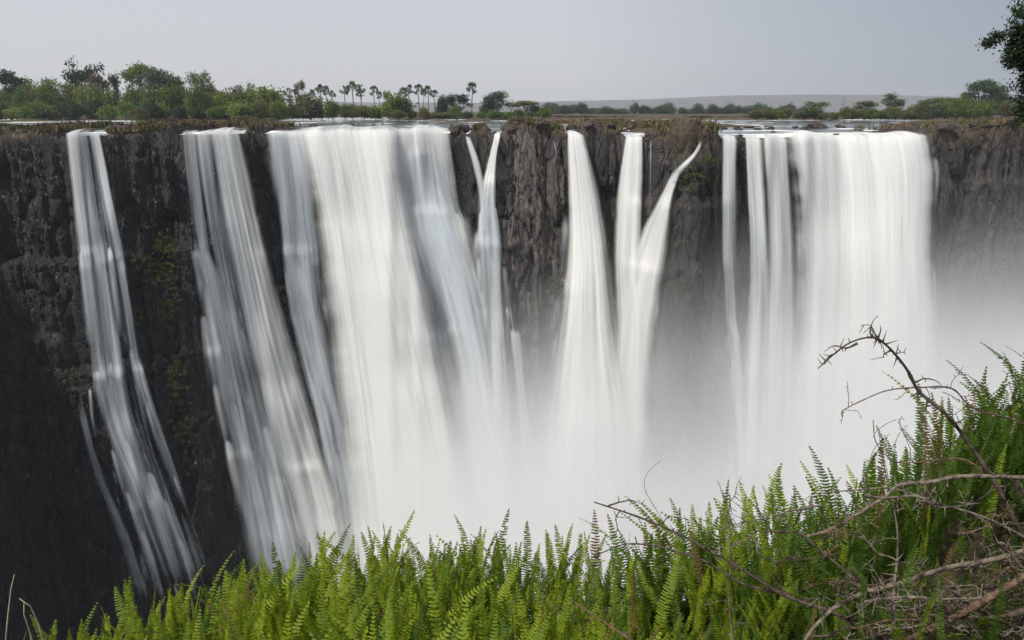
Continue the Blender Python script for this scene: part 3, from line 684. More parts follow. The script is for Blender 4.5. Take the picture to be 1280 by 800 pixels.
# ------------------------------------------------------------------ spray in the gorge and hazy air
def mist():
    m, n, out = material('spray'); b = NB(n)
    p = b.node('ShaderNodeTexCoord').outputs['Object']
    sx = b.node('ShaderNodeSeparateXYZ'); n.links.new(p, sx.inputs[0])
    X, Y, Z = sx.outputs
    big = b.noise(b.mapping(p, (.035, .035, .026)), 1.0, 4, .6, .6)
    top = b.node('ShaderNodeFloatCurve')      # height of the spray top as a function of X
    xn = b.remap(X, -80, 120, 0, 1, False); n.links.new(xn, top.inputs['Value'])
    cur = top.mapping.curves[0]
    pts = [(0, .0), (.15, .02), (.275, .38), (.35, .66), (.45, .81), (.60, .88), (.75, .89), (1, .93)]
    cur.points[0].location = pts[0]; cur.points[1].location = pts[-1]
    for q in pts[1:-1]: cur.points.new(*q)
    top.mapping.update()
    ztop_ = b.math('ADD', b.math('MULTIPLY', top.outputs[0], 84.0), -92.0)      # from -92 to -8
    ztop_ = b.math('ADD', ztop_, b.math('MULTIPLY', b.math('SUBTRACT', big, .5), 46.0))
    dep = b.math('SUBTRACT', ztop_, Z)
    g = b.remap(dep, -16.0, 36.0)
    g = b.math('MULTIPLY', g, g)
    yf = b.math('MULTIPLY', b.remap(Y, 46, 62), b.remap(Y, 101, 92, .35, 1))
    d = b.math('MULTIPLY', b.math('MULTIPLY', g, yf), .15)
    v = b.node('ShaderNodeVolumePrincipled')
    v.inputs['Color'].default_value = (.995, .995, .995, 1); v.inputs['Anisotropy'].default_value = .15
    b.set(v.inputs['Density'], d)
    n.links.new(v.outputs[0], out.inputs['Volume'])
    x0, x1, y0, y1, z0, z1 = -78, 118, 45, 108, -105, -1.5
    V = [(x, y, z) for x in (x0, x1) for y in (y0, y1) for z in (z0, z1)]
    Fc = [(0, 1, 3, 2), (4, 6, 7, 5), (0, 4, 5, 1), (2, 3, 7, 6), (0, 2, 6, 4), (1, 5, 7, 3)]
    o = mesh_obj('mist', V, Fc, m, smooth=False)
    m.cycles.volume_step_rate = 4.0
    tag(o, 'white spray rising from the foot of the falls', 'mist', kind='stuff')
mist()

def haze():
    m, n, out = material('hazy_air'); b = NB(n)
    v = b.node('ShaderNodeVolumePrincipled'); v.inputs['Color'].default_value = (.86, .92, 1.0, 1); v.inputs['Density'].default_value = .00015
    v.inputs['Anisotropy'].default_value = .2
    n.links.new(v.outputs[0], out.inputs['Volume'])
    x0, x1, y0, y1, z0, z1 = -3200, 3200, -40, 3900, -110, 100
    V = [(x, y, z) for x in (x0, x1) for y in (y0, y1) for z in (z0, z1)]
    Fc = [(0, 1, 3, 2), (4, 6, 7, 5), (0, 4, 5, 1), (2, 3, 7, 6), (0, 2, 6, 4), (1, 5, 7, 3)]
    tag(mesh_obj('haze', V, Fc, m, smooth=False), 'pale dry-season haze over the river', 'haze', kind='stuff')
haze()

# ------------------------------------------------------------------ trees
LEAF = {
    'green': leaf_material('green_leaves', (.042, .080, .016), (.135, .195, .036)),
    'bright': leaf_material('fresh_leaves', (.080, .130, .022), (.205, .250, .050)),
    'dark': leaf_material('dark_leaves', (.014, .030, .014), (.045, .070, .028)),
    'blue': leaf_material('blue_green_leaves', (.040, .075, .044), (.095, .145, .080)),
    'brown': leaf_material('dry_leaves', (.075, .052, .040), (.165, .115, .075), .2),
    'olive': leaf_material('olive_leaves', (.070, .080, .032), (.165, .165, .065)),
    'palm': leaf_material('palm_leaves', (.075, .095, .075), (.15, .17, .115), .3),  # paled to put distance haze into the leaf colour
}
BARK = bark_material('grey_bark', (.06, .05, .04), (.17, .145, .12), 3.0)
PALMBARK = bark_material('palm_bark', (.10, .09, .08), (.22, .20, .18), 3.0)

def leaf_cloud(rng, lobes, nleaf, size, flat=.5):
    """leaf-sized quads clustered on twig clumps in several lobes: (centre, radii, weight)"""
    wts = np.array([l[2] for l in lobes], float); wts /= wts.sum()
    ncl = max(6, nleaf//16)
    which = rng.choice(len(lobes), ncl, p=wts)
    d = rng.normal(size=(ncl, 3)); d /= np.linalg.norm(d, axis=1)[:, None]
    r = rng.random(ncl)**.45
    C = np.array([lobes[k][0] for k in which]) + d*r[:, None]*np.array([lobes[k][1] for k in which])
    per = nleaf//ncl
    pos = np.repeat(C, per, 0) + rng.normal(size=(ncl*per, 3))*size*np.array([1.5, 1.5, .95])
    N = len(pos)
    a = rng.normal(size=(N, 3)); a /= np.linalg.norm(a, axis=1)[:, None]
    up = np.array([0, 0, 1.]) + rng.normal(size=(N, 3))*flat
    b = np.cross(up, a); b /= np.linalg.norm(b, axis=1)[:, None]+1e-9
    sz = size*(.55+.7*rng.random(N))[:, None]
    a = a*sz*.62; b = b*sz*.42
    V = np.stack([pos-a, pos+b, pos+a, pos-b], 1).reshape(-1, 3)
    return V, np.arange(N*4).reshape(-1, 4)

def make_tree(name, mat, H, W, kind, seed, bark=BARK, nleaf=2600):
    """tree of height H and half width W at the origin: Empty > trunk, crown"""
    rng = np.random.default_rng(seed); rnd = random.Random(seed)
    root = empty(name, (0, 0, 0))
    lobes = []
    if kind == 'bush':
        for k in range(9):
            a = rnd.uniform(0, 6.28); rr = W*rnd.uniform(.15, .68)
            rad = W*rnd.uniform(.32, .5)
            zc = H*rnd.uniform(.28, .68)*(1-.35*rr/W)
            lobes.append(((rr*math.cos(a), rr*math.sin(a), zc), (rad, rad, min(rad*.85, zc)), rad**2))
        lobes.append(((0, 0, H*.62), (W*.45, W*.45, H*.36), (W*.45)**2))
        base = .05
    elif kind == 'airy':
        for k in range(11):
            a = rnd.uniform(0, 6.28); rr = W*rnd.uniform(.1, .8); rad = W*rnd.uniform(.16, .34)
            lobes.append(((rr*math.cos(a), rr*math.sin(a), H*rnd.uniform(.42, .93)), (rad, rad, rad*.7), rad**2))
        base = .3
    elif kind == 'umbrella':
        for k in range(12):
            a = rnd.uniform(0, 6.28); rr = W*rnd.uniform(.1, .85); rad = W*rnd.uniform(.22, .38)
            lobes.append(((rr*math.cos(a), rr*math.sin(a), H*(.88-.22*(rr/W)**2)+rnd.uniform(-.05, .02)*H), (rad, rad, rad*.55), rad**2))
        for k in range(4):
            a = rnd.uniform(0, 6.28); rr = W*.5; lobes.append(((rr*math.cos(a), rr*math.sin(a), H*.6), (W*.25, W*.25, H*.1), (W*.2)**2))
        base = .35
    else:                                        # round
        for k in range(12):
            a = rnd.uniform(0, 6.28); z = rnd.uniform(.32, .9); rr = W*rnd.uniform(.2, .75)*math.sqrt(max(.05, 1-((z-.55)/.5)**2)); rad = W*rnd.uniform(.25, .42)
            lobes.append(((rr*math.cos(a), rr*math.sin(a), H*z), (rad, rad, min(rad*.85, H*(1.0-z)+.12*H)), rad**2))
        base = .2
    tb = MB()
    r0 = H*.022+.06
    lean = (rnd.uniform(-.05, .05)*H, rnd.uniform(-.05, .05)*H)
    top = .62 if kind != 'bush' else .4
    path = [(lean[0]*t**1.5+.01*H*math.sin(5*t), lean[1]*t**1.5, H*top*t-.3) for t in np.linspace(0, 1, 7)]
    tb.tube(path, [r0*(1.25-.8*t) for t in np.linspace(0, 1, 7)], 7)
    for (c, r, wgt) in lobes:
        t0 = rnd.uniform(.35, .95); i0 = int(t0*6); s = Vector(path[i0]); e = Vector(c)
        mid = s.lerp(e, .5)+Vector((0, 0, -.04*H if kind == 'umbrella' else .02*H))
        rr = r0*(1.0-.8*t0)*.75+.02
        tb.tube([s, s.lerp(mid, .5), mid, mid.lerp(e, .6), e], [rr, rr*.8, rr*.6, rr*.4, rr*.15], 5)
        for q in range(3):
            d = Vector((rnd.gauss(0, 1)*r[0], rnd.gauss(0, 1)*r[1], rnd.gauss(0, .8)*r[2]))*.6
            tb.tube([mid.lerp(e, .5), mid.lerp(e, .7)+d*.5, e+d], [rr*.45, rr*.3, rr*.1], 4)
    tb.build('trunk', bark, root)
    size = max(.28, min(.62, W*.11))
    V, Fc = leaf_cloud(rng, lobes, nleaf, size)
    V[:, 2] *= H/np.percentile(V[:, 2], 99.6); V[:, :2] *= W/np.percentile(np.abs(V[:, :2]), 98)
    V[:, 2] = np.maximum(V[:, 2], .1)
    mesh_obj('crown', V, Fc, mat, root, smooth=False)
    return root

def make_bare(name, H, W, seed):
    rnd = random.Random(seed); root = empty(name, (0, 0, 0)); tb = MB()
    def grow(p, d, L, r, lev):
        pts = [p]; q = Vector(p); dd = Vector(d)
        for k in range(4):
            dd = (dd + Vector((rnd.gauss(0, .18), rnd.gauss(0, .18), rnd.gauss(0.03, .1)))).normalized(); q = q + dd*L/4; pts.append(q.copy())
        tb.tube(pts, [r*(1-.17*k) for k in range(5)], 5)
        if lev < 4:
            for k in range(3 if lev else 5):
                s = pts[rnd.choice([2, 3, 4])]
                nd = (dd + Vector((rnd.gauss(0, .65), rnd.gauss(0, .65), rnd.gauss(.1, .4)))).normalized()
                grow(s, nd, L*rnd.uniform(.5, .72), r*.5, lev+1)
    grow(Vector((0, 0, -.3)), Vector((0, 0, 1)), H*.45, H*.02+.04, 0)
    tb.build('trunk', BARK, root)
    V, Fc = leaf_cloud(np.random.default_rng(seed), [((0, 0, H*.72), (W*.8, W*.8, H*.24), 1)], 260, .34)
    mesh_obj('crown', V, Fc, LEAF['brown'], root, smooth=False)
    return root

def make_palm(name, H, seed, skirt=False):
    rnd = random.Random(seed); root = empty(name, (0, 0, 0)); tb = MB()
    path = [(.02*H*math.sin(2.5*t+seed), .0, H*.9*t-.3) for t in np.linspace(0, 1, 8)]
    tb.tube(path, [.24*(1-.35*t)+.06*math.sin(3*t) for t in np.linspace(0, 1, 8)], 8)
    tb.build('trunk', PALMBARK, root)
    cb = MB(); c = Vector(path[-1])
    for k in range(44 if not skirt else 60):
        a = rnd.uniform(0, 6.28); el = rnd.uniform(-1.05, 1.4) if not skirt or k < 26 else rnd.uniform(-1.5, -.9)
        d = Vector((math.cos(a)*math.cos(el), math.sin(a)*math.cos(el), math.sin(el)))
        L = (H*.085+.35)*rnd.uniform(.4, 1.12)
        base = c + Vector((0, 0, 0 if not skirt or k < 26 else -rnd.uniform(0, H*.5)))
        tip = base + d*L
        cb.tube([base, base+d*L*.6, tip], [.035, .03, .02], 3)
        side = d.cross(Vector((0, 0, 1))); side = side.normalized() if side.length > .1 else Vector((1, 0, 0))
        up = side.cross(d); ro = Matrix.Rotation(rnd.uniform(-1.3, 1.3), 3, d); side = ro @ side; up = ro @ up
        for q in range(9):                      # a fan of stiff segments
            th = -1.25+2.5*q/8
            sd = (d*math.cos(th) + side*math.sin(th) + up*.12*math.cos(th*2)).normalized()
            e = tip + sd*L*.85 + Vector((0, 0, -.16*L*abs(math.sin(th))-.1*L))
            n = up*.0 + side*math.cos(th)*.11*L - d*math.sin(th)*.11*L
            mid = tip.lerp(e, .6)
            cb.add([tip, mid+n, e, mid-n], [(0, 1, 2, 3)])
    cb.build('crown', LEAF['palm'] if not skirt else LEAF['brown'], root, smooth=False)
    return root

def copy_tree(o):
    c = o.copy(); COL.objects.link(c)
    for ch in o.children:
        d = ch.copy(); COL.objects.link(d); d.parent = c
    return c

_proto = {}
def ground_z(px, Y):
    return ZW + .35
def plant(px, top, halfpx, Y, kind, leaf, label, group=None, cat='tree', name=None, base=None):
    """a tree or bush whose crown top shows at (px, top) and stands at distance Y"""
    xg, _, zt = [float(q) for q in at(px, top, Y)]
    xs = xg*1.0
    zb = ground_z(px, Y) if base is None else base
    H = zt - zb
    W = halfpx/F*(Y*CP+.9)
    key = (kind, leaf)
    var = random.randrange(3)
    nm = name or {'palm': 'palm_tree', 'bare': 'bare_tree', 'bush': 'bush', 'skirt': 'palm_tree'}.get(kind, 'tree')
    k3 = (kind, leaf, var, nm)
    if kind in ('palm', 'skirt'): H0, W0 = 16.0, 2.6
    elif kind == 'bush': H0, W0 = 7.0, 5.0
    else: H0, W0 = 16.0, 7.0
    if k3 not in _proto:
        sd = abs(hash((kind == 'bush', len(kind), len(leaf), var))) % 1000 + sum(map(ord, kind+leaf))*7 + var*31
        if kind == 'palm': o = make_palm(nm, H0, sd)
        elif kind == 'skirt': o = make_palm(nm, H0, sd, True)
        elif kind == 'bare': o = make_bare(nm, H0, W0, sd)
        else: o = make_tree(nm, LEAF[leaf], H0, W0, kind, sd, nleaf=3600 if kind != 'airy' else 2400)
        _proto[k3] = o
    else: o = copy_tree(_proto[k3])
    sw = W/W0; sh = H/H0
    if kind == 'palm': sw = sh*random.uniform(.8, 1.05)
    o.scale = (sw, sw, sh)
    o.location = (xs, Y, zb)
    o.rotation_euler = (random.gauss(0, .045), random.gauss(0, .045), random.uniform(0, 6.28)) if kind == 'palm' else (0, 0, random.uniform(0, 6.28))
    tag(o, label, cat, group)
    return o

# left bank, near row to far row: (px, top py, half width px, distance, kind, leaf, label)
TREES = [
 (2, 88, 26, 262, 'round', 'dark', 'dark green tree crown cut by the left edge of the view'),
 (30, 99, 24, 268, 'round', 'green', 'rounded green tree second along the wooded left bank'),
 (66, 99, 22, 262, 'round', 'bright', 'light green tree in front of the tall dark one on the left bank'),
 (103, 77, 21, 285, 'airy', 'dark', 'tall dark airy tree with open crown, highest on the left bank'),
 (118, 93, 15, 282, 'airy', 'brown', 'rusty brown tree leaning against the tall dark airy tree'),
 (142, 92, 9, 275, 'airy', 'dark', 'slim dark tree alone in the sky gap on the left bank'),
 (172, 80, 19, 285, 'umbrella', 'green', 'green tree with spreading flat crown above the left bank wood'),
 (196, 86, 24, 275, 'round', 'blue', 'big blue-green dome of a tree right of the flat crown'),
 (216, 97, 12, 280, 'round', 'dark', 'dark shoulder of a tree behind the blue-green dome'),
 (228, 106, 9, 285, 'bare', 'brown', 'leafless twiggy tree between the dome and the compact green tree'),
 (247, 90, 13, 275, 'round', 'green', 'compact green tree standing up alone past the big dome'),
 (268, 104, 16, 280, 'round', 'brown', 'purple-brown dry tree past the compact green one'),
 (286, 106, 10, 300, 'bare', 'brown', 'leafless tree at the end of the left bank wood'),
 (306, 106, 11, 340, 'round', 'blue', 'hazy blue-green tree with a pointed top in the mid-river wood'),
 (326, 112, 16, 350, 'round', 'blue', 'hazy blue-green broad tree in the mid-river wood'),
 (344, 119, 10, 350, 'bush', 'blue', 'low hazy tree that ends the mid-river wood'),
 (362, 110, 9, 262, 'skirt', 'brown', 'brown palm wrapped in a skirt of dead fronds'),
 (375, 101, 8, 275, 'airy', 'olive', 'pale olive tree behind the brown skirted palm'),
 (385, 117, 17, 258, 'bush', 'olive', 'olive bush beside the brown skirted palm'),
 (484, 113, 6, 285, 'round', 'bright', 'small bright crown above the broad dark green bush'),
 (497, 117, 18, 262, 'bush', 'green', 'broad dense green bush on the island under the palms'),
 (552, 119, 8, 295, 'bush', 'dark', 'small dark round tree beside the dense island tree'),
 (571, 117, 15, 290, 'round', 'dark', 'dense dark green round tree left of the lone tall palm'),
 (608, 123, 9, 300, 'bush', 'blue', 'low blue-green tree right of the lone tall palm'),
 (622, 114, 15, 300, 'round', 'blue', 'highest blue-green tree right of the lone tall palm'),
 (640, 122, 9, 300, 'bare', 'brown', 'leafless tree near the tip of the island'),
 (658, 126, 17, 300, 'umbrella', 'olive', 'low olive tree at the tip of the island'),
 (670, 133, 9, 300, 'bush', 'blue', 'last little bush at the tip of the island'),
 (1022, 127, 14, 245, 'round', 'green', 'dark green tree alone above the wide right-hand curtain'),
 (1083, 126, 16, 250, 'round', 'olive', 'domed olive tree beside the taller fan-shaped tree'),
 (1113, 116, 15, 255, 'airy', 'blue', 'fan-shaped blue-green tree, tallest of the pair on the right island'),
 (1158, 124, 11, 300, 'round', 'blue', 'small hazy tree at the start of the right bank wood'),
 (1185, 122, 20, 285, 'umbrella', 'green', 'wide low green tree in the right bank wood'),
 (1207, 115, 12, 290, 'airy', 'olive', 'thin olive tree leaning into the umbrella tree on the right bank'),
 (1232, 100, 23, 262, 'umbrella', 'blue', 'umbrella-shaped tree with several bare trunks on the right bank'),
 (1262, 118, 20, 250, 'round', 'dark', 'dark rounded tree at the right end of the right bank wood'),
 (1172, 130, 14, 270, 'round', 'blue', 'small blue-green tree in front of the wide low tree on the right bank'),
 (1218, 122, 16, 275, 'round', 'green', 'rounded green tree behind the bare trunks on the right bank'),
 (1246, 112, 16, 285, 'round', 'olive', 'olive tree filling the gap beside the umbrella-shaped tree on the right bank'),
 (1056, 118, 4, 700, 'bare', 'brown', 'faint far tree on the plain before the hills'),
]
for t in TREES:
    plant(*t[:6], t[6], cat='bush' if t[4] == 'bush' and 'bush' in t[6] else 'tree')
PALMS = [(391, 113, 340), (399, 107, 320), (408, 108, 330), (415, 114, 340), (430, 108, 330), (440, 103, 330), (450, 106, 320), (453, 112, 350), (466, 108, 330), (473, 115, 340),
         (504, 110, 330), (511, 107, 340), (522, 106, 325), (528, 112, 350), (535, 108, 330), (543, 113, 340)]
for k, (px, ty, Y) in enumerate(PALMS):
    g = 0 if px < 420 else 1 if px < 480 else 2
    lab = ['hazy fan palm in the small stand behind the olive bush', 'hazy fan palm in the tall stand behind the low island bushes', 'hazy fan palm in the stand right of the broad green bush'][g]
    plant(px, ty, 6.5, Y+random.uniform(-10, 25), 'palm', 'palm', lab, ['palms behind the olive bush', 'palms behind the low bushes', 'palms right of the broad bush'][g])
plant(590, 104, 5.6, 290, 'palm', 'palm', 'lone tall fan palm on a thin straight trunk')

# low thickets at the foot of the trees (things one can tell apart only as a kind)
rb = random.Random(11)
def thicket(x0, x1, step, top, Y, leaves, label, group, jit=6):
    x = x0
    while x < x1:
        plant(x+rb.uniform(-3, 3), top+rb.uniform(-jit, jit), rb.uniform(9, 15)*step/16, Y+rb.uniform(-8, 8), 'bush', rb.choice(leaves), label, group, cat='bush')
        x += step*rb.uniform(.75, 1.25)
thicket(-30, 345, 18, 110, 254, ['green', 'bright', 'green', 'olive'], 'tall green bush in the thicket under the left bank trees', 'bushes under the left bank trees')
thicket(-30, 345, 17, 129, 238, ['green', 'bright', 'olive', 'dark'], 'low green bush at the waterline of the left bank', 'bushes at the left waterline')
thicket(345, 490, 15, 130, 262, ['green', 'bright', 'green', 'olive'], 'green bush in front of the fan palms', 'bushes in front of the palms', 5)
thicket(500, 680, 13, 137, 255, ['olive', 'green', 'blue', 'olive'], 'low scrubby bush on the grassy island', 'scrub on the grassy island', 4)
thicket(700, 960, 17, 146, 330, ['olive', 'olive', 'brown'], 'tiny scrub tuft on the flat brown bank', 'scrub on the flat brown bank', 2)
thicket(945, 1150, 12, 136, 240, ['olive', 'green', 'olive'], 'grassy bush behind the wide right-hand curtain', 'bushes behind the right-hand curtain', 5)
thicket(1140, 1330, 15, 128, 240, ['green', 'blue', 'olive'], 'low bush under the right bank trees', 'bushes under the right bank trees', 6)
thicket(684, 1010, 11, 132, 600, ['blue', 'blue', 'dark', 'blue'], 'hazy blue tree of the far bank, seen before the hills', 'hazy trees of the far bank', 4)
thicket(300, 360, 12, 146, 235, ['olive', 'bright'], 'pale scrub tuft by the small rapids', 'scrub by the small rapids', 2)

# dead stump on the rock island
sx_, sy_, sz_ = [float(q) for q in at(894, 160, 140)]
mb = MB(); mb.tube([(0, 0, -.4), (.02, 0, .7), (-.05, .05, 1.5), (-.02, 0, 2.1)], [.24, .2, .17, .13], 8); mb.tube([(0, 0, 1.2), (.25, 0, 1.5), (.3, 0, 1.7)], [.09, .07, .04], 5)
o = mb.build('dead_stump', BARK); o.location = (sx_, sy_, sz_); tag(o, 'dark dead tree stump upright on the brown islet', 'stump')

# tufts of fern and moss rooted on the ledges of the wet cliff: one ground cover nobody could count
def cliff_plants():
    rng = np.random.default_rng(44); Vs = []
    spots = [(205, 305, 22, 16), (198, 330, 26, 14), (215, 345, 18, 12), (180, 322, 14, 10), (212, 390, 16, 26), (222, 470, 14, 34), (236, 545, 12, 26), (170, 395, 10, 14), (75, 460, 14, 8), (80, 475, 12, 8), (108, 620, 8, 6), (122, 690, 10, 8), (128, 735, 10, 8),
             (655, 268, 8, 6), (690, 262, 16, 4), (690, 352, 8, 12), (684, 300, 6, 14), (664, 378, 10, 8), (700, 320, 6, 10), (872, 350, 16, 14), (846, 360, 10, 10), (862, 300, 12, 6), (880, 400, 12, 14), (850, 420, 14, 12), (866, 230, 16, 20), (888, 205, 8, 16)]
    for (px, py, wx, wy) in spots:
        n = int(wx*wy*.10)+4
        qx = px + rng.normal(size=n)*wx*.55; qy = py + rng.normal(size=n)*wy*.55
        X, Y, Z = hit(qx, qy, .5)
        for k in range(n):
            m_ = rng.integers(10, 26)
            P = np.array([X[k], Y[k]-.1, Z[k]]) + rng.normal(size=(m_, 3))*np.array([.24, .24, .13])
            a = rng.normal(size=(m_, 3)); a[:, 2] -= .3; a /= np.linalg.norm(a, axis=1)[:, None]; b_ = np.cross(a, rng.normal(size=(m_, 3))); b_ /= np.linalg.norm(b_, axis=1)[:, None]
            sz = rng.uniform(.07, .20, (m_, 1)); Vs.append(np.stack([P-a*sz, P+b_*sz*.4, P+a*sz, P-b_*sz*.4], 1).reshape(-1, 3))
    V = np.concatenate(Vs)
    tag(mesh_obj('cliff_plants', V, np.arange(len(V)).reshape(-1, 4), leaf_material('ledge_plants', (.035, .045, .012), (.125, .13, .032), .2, vary=0), smooth=False), 'yellow-green moss and ferns clinging to the cliff ledges', 'moss', kind='stuff')
cliff_plants()

# boulders on the brink and in the shallows
def boulder_mesh(seed):
    import bmesh
    bm = bmesh.new(); bmesh.ops.create_icosphere(bm, subdivisions=3, radius=1.0); r = random.Random(seed); pl = []
    for k in range(9):
        v = Vector((r.gauss(0, 1), r.gauss(0, 1), r.gauss(0, 1))).normalized(); pl.append((v, r.uniform(.5, .85)))
    for v in bm.verts:
        for nrm, d in pl:
            q = v.co.dot(nrm)
            if q > d: v.co -= nrm*(q-d)*.9
        v.co *= 1 + .05*r.gauss(0, 1)
    me = bpy.data.meshes.new('boulder'); bm.to_mesh(me); bm.free(); me.materials.append(BOULDER); return me
def boulder_material():
    m, n, out = material('river_boulder'); b = NB(n); p = b.pos(); f = b.noise(p, 2.5, 5, .7)
    c = b.mix(b.remap(f, .35, .65), (.022, .019, .017), (.085, .068, .055))
    n.links.new(b.principled(c, .7, b.bump(f, .7, .2), .3).outputs[0], out.inputs[0]); return m
BOULDER = boulder_material()
_bm = [boulder_mesh(k) for k in range(6)]
rbo = random.Random(9); nb_ = 0
while nb_ < 190:
    x = rbo.uniform(-82, 80); b_ = rbo.choice([rbo.uniform(-.2, 3), rbo.uniform(2, 45)])
    wl = float(wet_lip(np.array([x]))[0]); y = float(lipY(np.array([x]))[0]) + b_
    if (wl > .5 or x < -44) and b_ < 12 and rbo.random() < (.78 if wl > .5 else .88): continue
    h_ = float(island(np.array([x]), np.array([y]))[0])
    z = ZW + max(0, h_)*.42 if b_ > 6 else float(ztop(np.array([x]))[0])
    sz = rbo.uniform(.3, 1.25)*(1.0 if wl < .5 else .6)
    o = bpy.data.objects.new('boulder', rbo.choice(_bm)); COL.objects.link(o)
    o.location = (x, y, z+.05*sz); o.scale = (sz*rbo.uniform(.9, 1.9), sz*rbo.uniform(.8, 1.5), sz*rbo.uniform(.5, .85)); o.rotation_euler = (rbo.gauss(0, .2), rbo.gauss(0, .2), rbo.uniform(0, 6.28))
    tag(o, 'small dark angular boulder along the brink and in the shallows of the river', 'boulder', 'boulders of the brink'); nb_ += 1

# dry grass and low plants over the brink and the islands: uncountable
def brink_grass():
    rng = np.random.default_rng(3)
    N = 60000
    X = rng.uniform(-95, 95, N); b = rng.random(N)**1.6*75 + .3
    Y = lipY(X)+b
    h = island(X, Y)
    zt = ztop(X) - .1
    Zp = ZW + h*.42 + .05
    Z = np.where(b < 7, np.maximum(zt, ZW+.2), Zp)
    ok = ((h > .25) | (b < 6)) & (wet_lip(X) < .15) & (fbm(X*.3, Y*.3, 3, 77) > .38)
    X, Y, Z = X[ok], Y[ok], Z[ok]
    N = len(X); per = 4
    P = np.repeat(np.stack([X, Y, Z], -1), per, 0)
    M = len(P)
    P[:, :2] += rng.normal(size=(M, 2))*.28
    a = rng.uniform(0, 6.28, M); hh = rng.uniform(.25, .95, M)*(.6+.8*np.repeat(fbm(X*.2, Y*.2, 2, 5), per))
    wd = rng.uniform(.05, .14, M)
    sd = np.stack([np.cos(a), np.sin(a), 0*a], -1)*wd[:, None]
    ln = rng.normal(size=(M, 3))*.2*hh[:, None]; ln[:, 2] = hh
    V = np.stack([P-sd, P+sd, P+sd*.8+ln, P-sd*.8+ln*.9], 1).reshape(-1, 3)
    m, n, out = material('dry_grass'); nb = NB(n); p = nb.pos()
    c = nb.mix(nb.remap(nb.noise(p, .5, 4, .6), .35, .62), (.075, .050, .034), (.19, .14, .085))
    c = nb.mix(nb.remap(nb.noise(p, .16, 3, .6), .48, .6), c, (.095, .105, .038))
    n.links.new(nb.principled(c, .9, None, .1).outputs[0], out.inputs[0])
    o = mesh_obj('dry_grass', V, np.arange(M*4).reshape(-1, 4), m, smooth=False)
    tag(o, 'brown dry grass and low plants on the brink and islets', 'grass', kind='stuff')
brink_grass()

# ------------------------------------------------------------------ near slope with ferns
OUT = [(-200, 900), (0, 818), (70, 786), (130, 764), (200, 745), (260, 705), (330, 682), (420, 668), (480, 662), (560, 660), (640, 674), (700, 684), (740, 682), (800, 672), (850, 655), (900, 628), (950, 612), (1000, 612), (1060, 598), (1110, 580), (1160, 548), (1200, 500), (1250, 458), (1290, 440), (1500, 400)]
YB = 3.0
_o = [[float(q) for q in at(a, b, YB)] for a, b in OUT]
_ox = np.array([q[0] for q in _o]); _oz = np.array([q[2] for q in _o])
FR = .60
def G(X, Y):
    """near ground height"""
    X = np.asarray(X, float); Y = np.asarray(Y, float)
    z = 0
    for k in (-.15, 0, .15): z = z + np.interp(X*YB/np.maximum(Y, 1.2)+k, _ox, _oz)/3
    z = np.maximum(z, -3.4)
    g = z - FR + .42*(YB-Y)
    g = g - 1.9*np.maximum(0, Y-3.25)**1.2
    g = np.minimum(g, -.95*Y + 1.7*np.maximum(0, Y-2.05))
    near = sstep(1.5, .5, Y)
    return g*(1-near) + near*(-1.55) + .04*(fbm(X*3, Y*3, 3, 21)-.5)
def soil_material():
    m, n, out = material('leaf_litter_soil'); b = NB(n); p = b.pos()
    f = b.noise(p, 9, 5, .7)
    c = b.mix(b.remap(f, .35, .65), (.018, .02, .009), (.06, .05, .028))
    n.links.new(b.principled(c, .95, b.bump(f, .8, .04), .1).outputs[0], out.inputs[0]); return m
X, Y = np.meshgrid(np.linspace(-7, 8, 150), np.concatenate([np.arange(-3, 4.2, .12), np.linspace(4.4, 9, 14)]))
Z = G(X, Y); Z = np.where(Y > 4.2, G(X, 4.2+0*Y) - (Y-4.2)*9, Z)
simple_sheet('near_ground', X, Y, Z, soil_material(), 'dark soil of the near brink under the ferns')

def fern_material(name, c1, c2, tr):
    m, n, out = material(name); b = NB(n)
    oi = b.node('ShaderNodeObjectInfo'); p = b.pos()
    fac = b.math('ADD', b.math('MULTIPLY', oi.outputs['Random'], .7), b.math('MULTIPLY', b.noise(p, 7, 2), .3), True)
    c = b.mix(fac, c1, c2)
    c = b.mix(b.remap(b.noise(p, 3.5, 3, .6), .66, .76, 0, .5), c, (.20, .14, .035))
    sh = b.principled(c, .5, None, .22)
    t = b.node('ShaderNodeBsdfTranslucent'); n.links.new(b.mix(.45, c, tr), t.inputs['Color'])
    mx = b.node('ShaderNodeMixShader'); mx.inputs[0].default_value = .45
    n.links.new(sh.outputs[0], mx.inputs[1]); n.links.new(t.outputs[0], mx.inputs[2]); n.links.new(mx.outputs[0], out.inputs[0]); return m
FERN_Y = fern_material('fern_yellow_green', (.075, .150, .011), (.31, .38, .030), (.40, .45, .02))
FERN_B = fern_material('fern_withered', (.10, .065, .025), (.22, .16, .06), (.25, .17, .04))
FERN_D = fern_material('fern_deep_green', (.034, .080, .011), (.085, .145, .018), (.17, .27, .02))

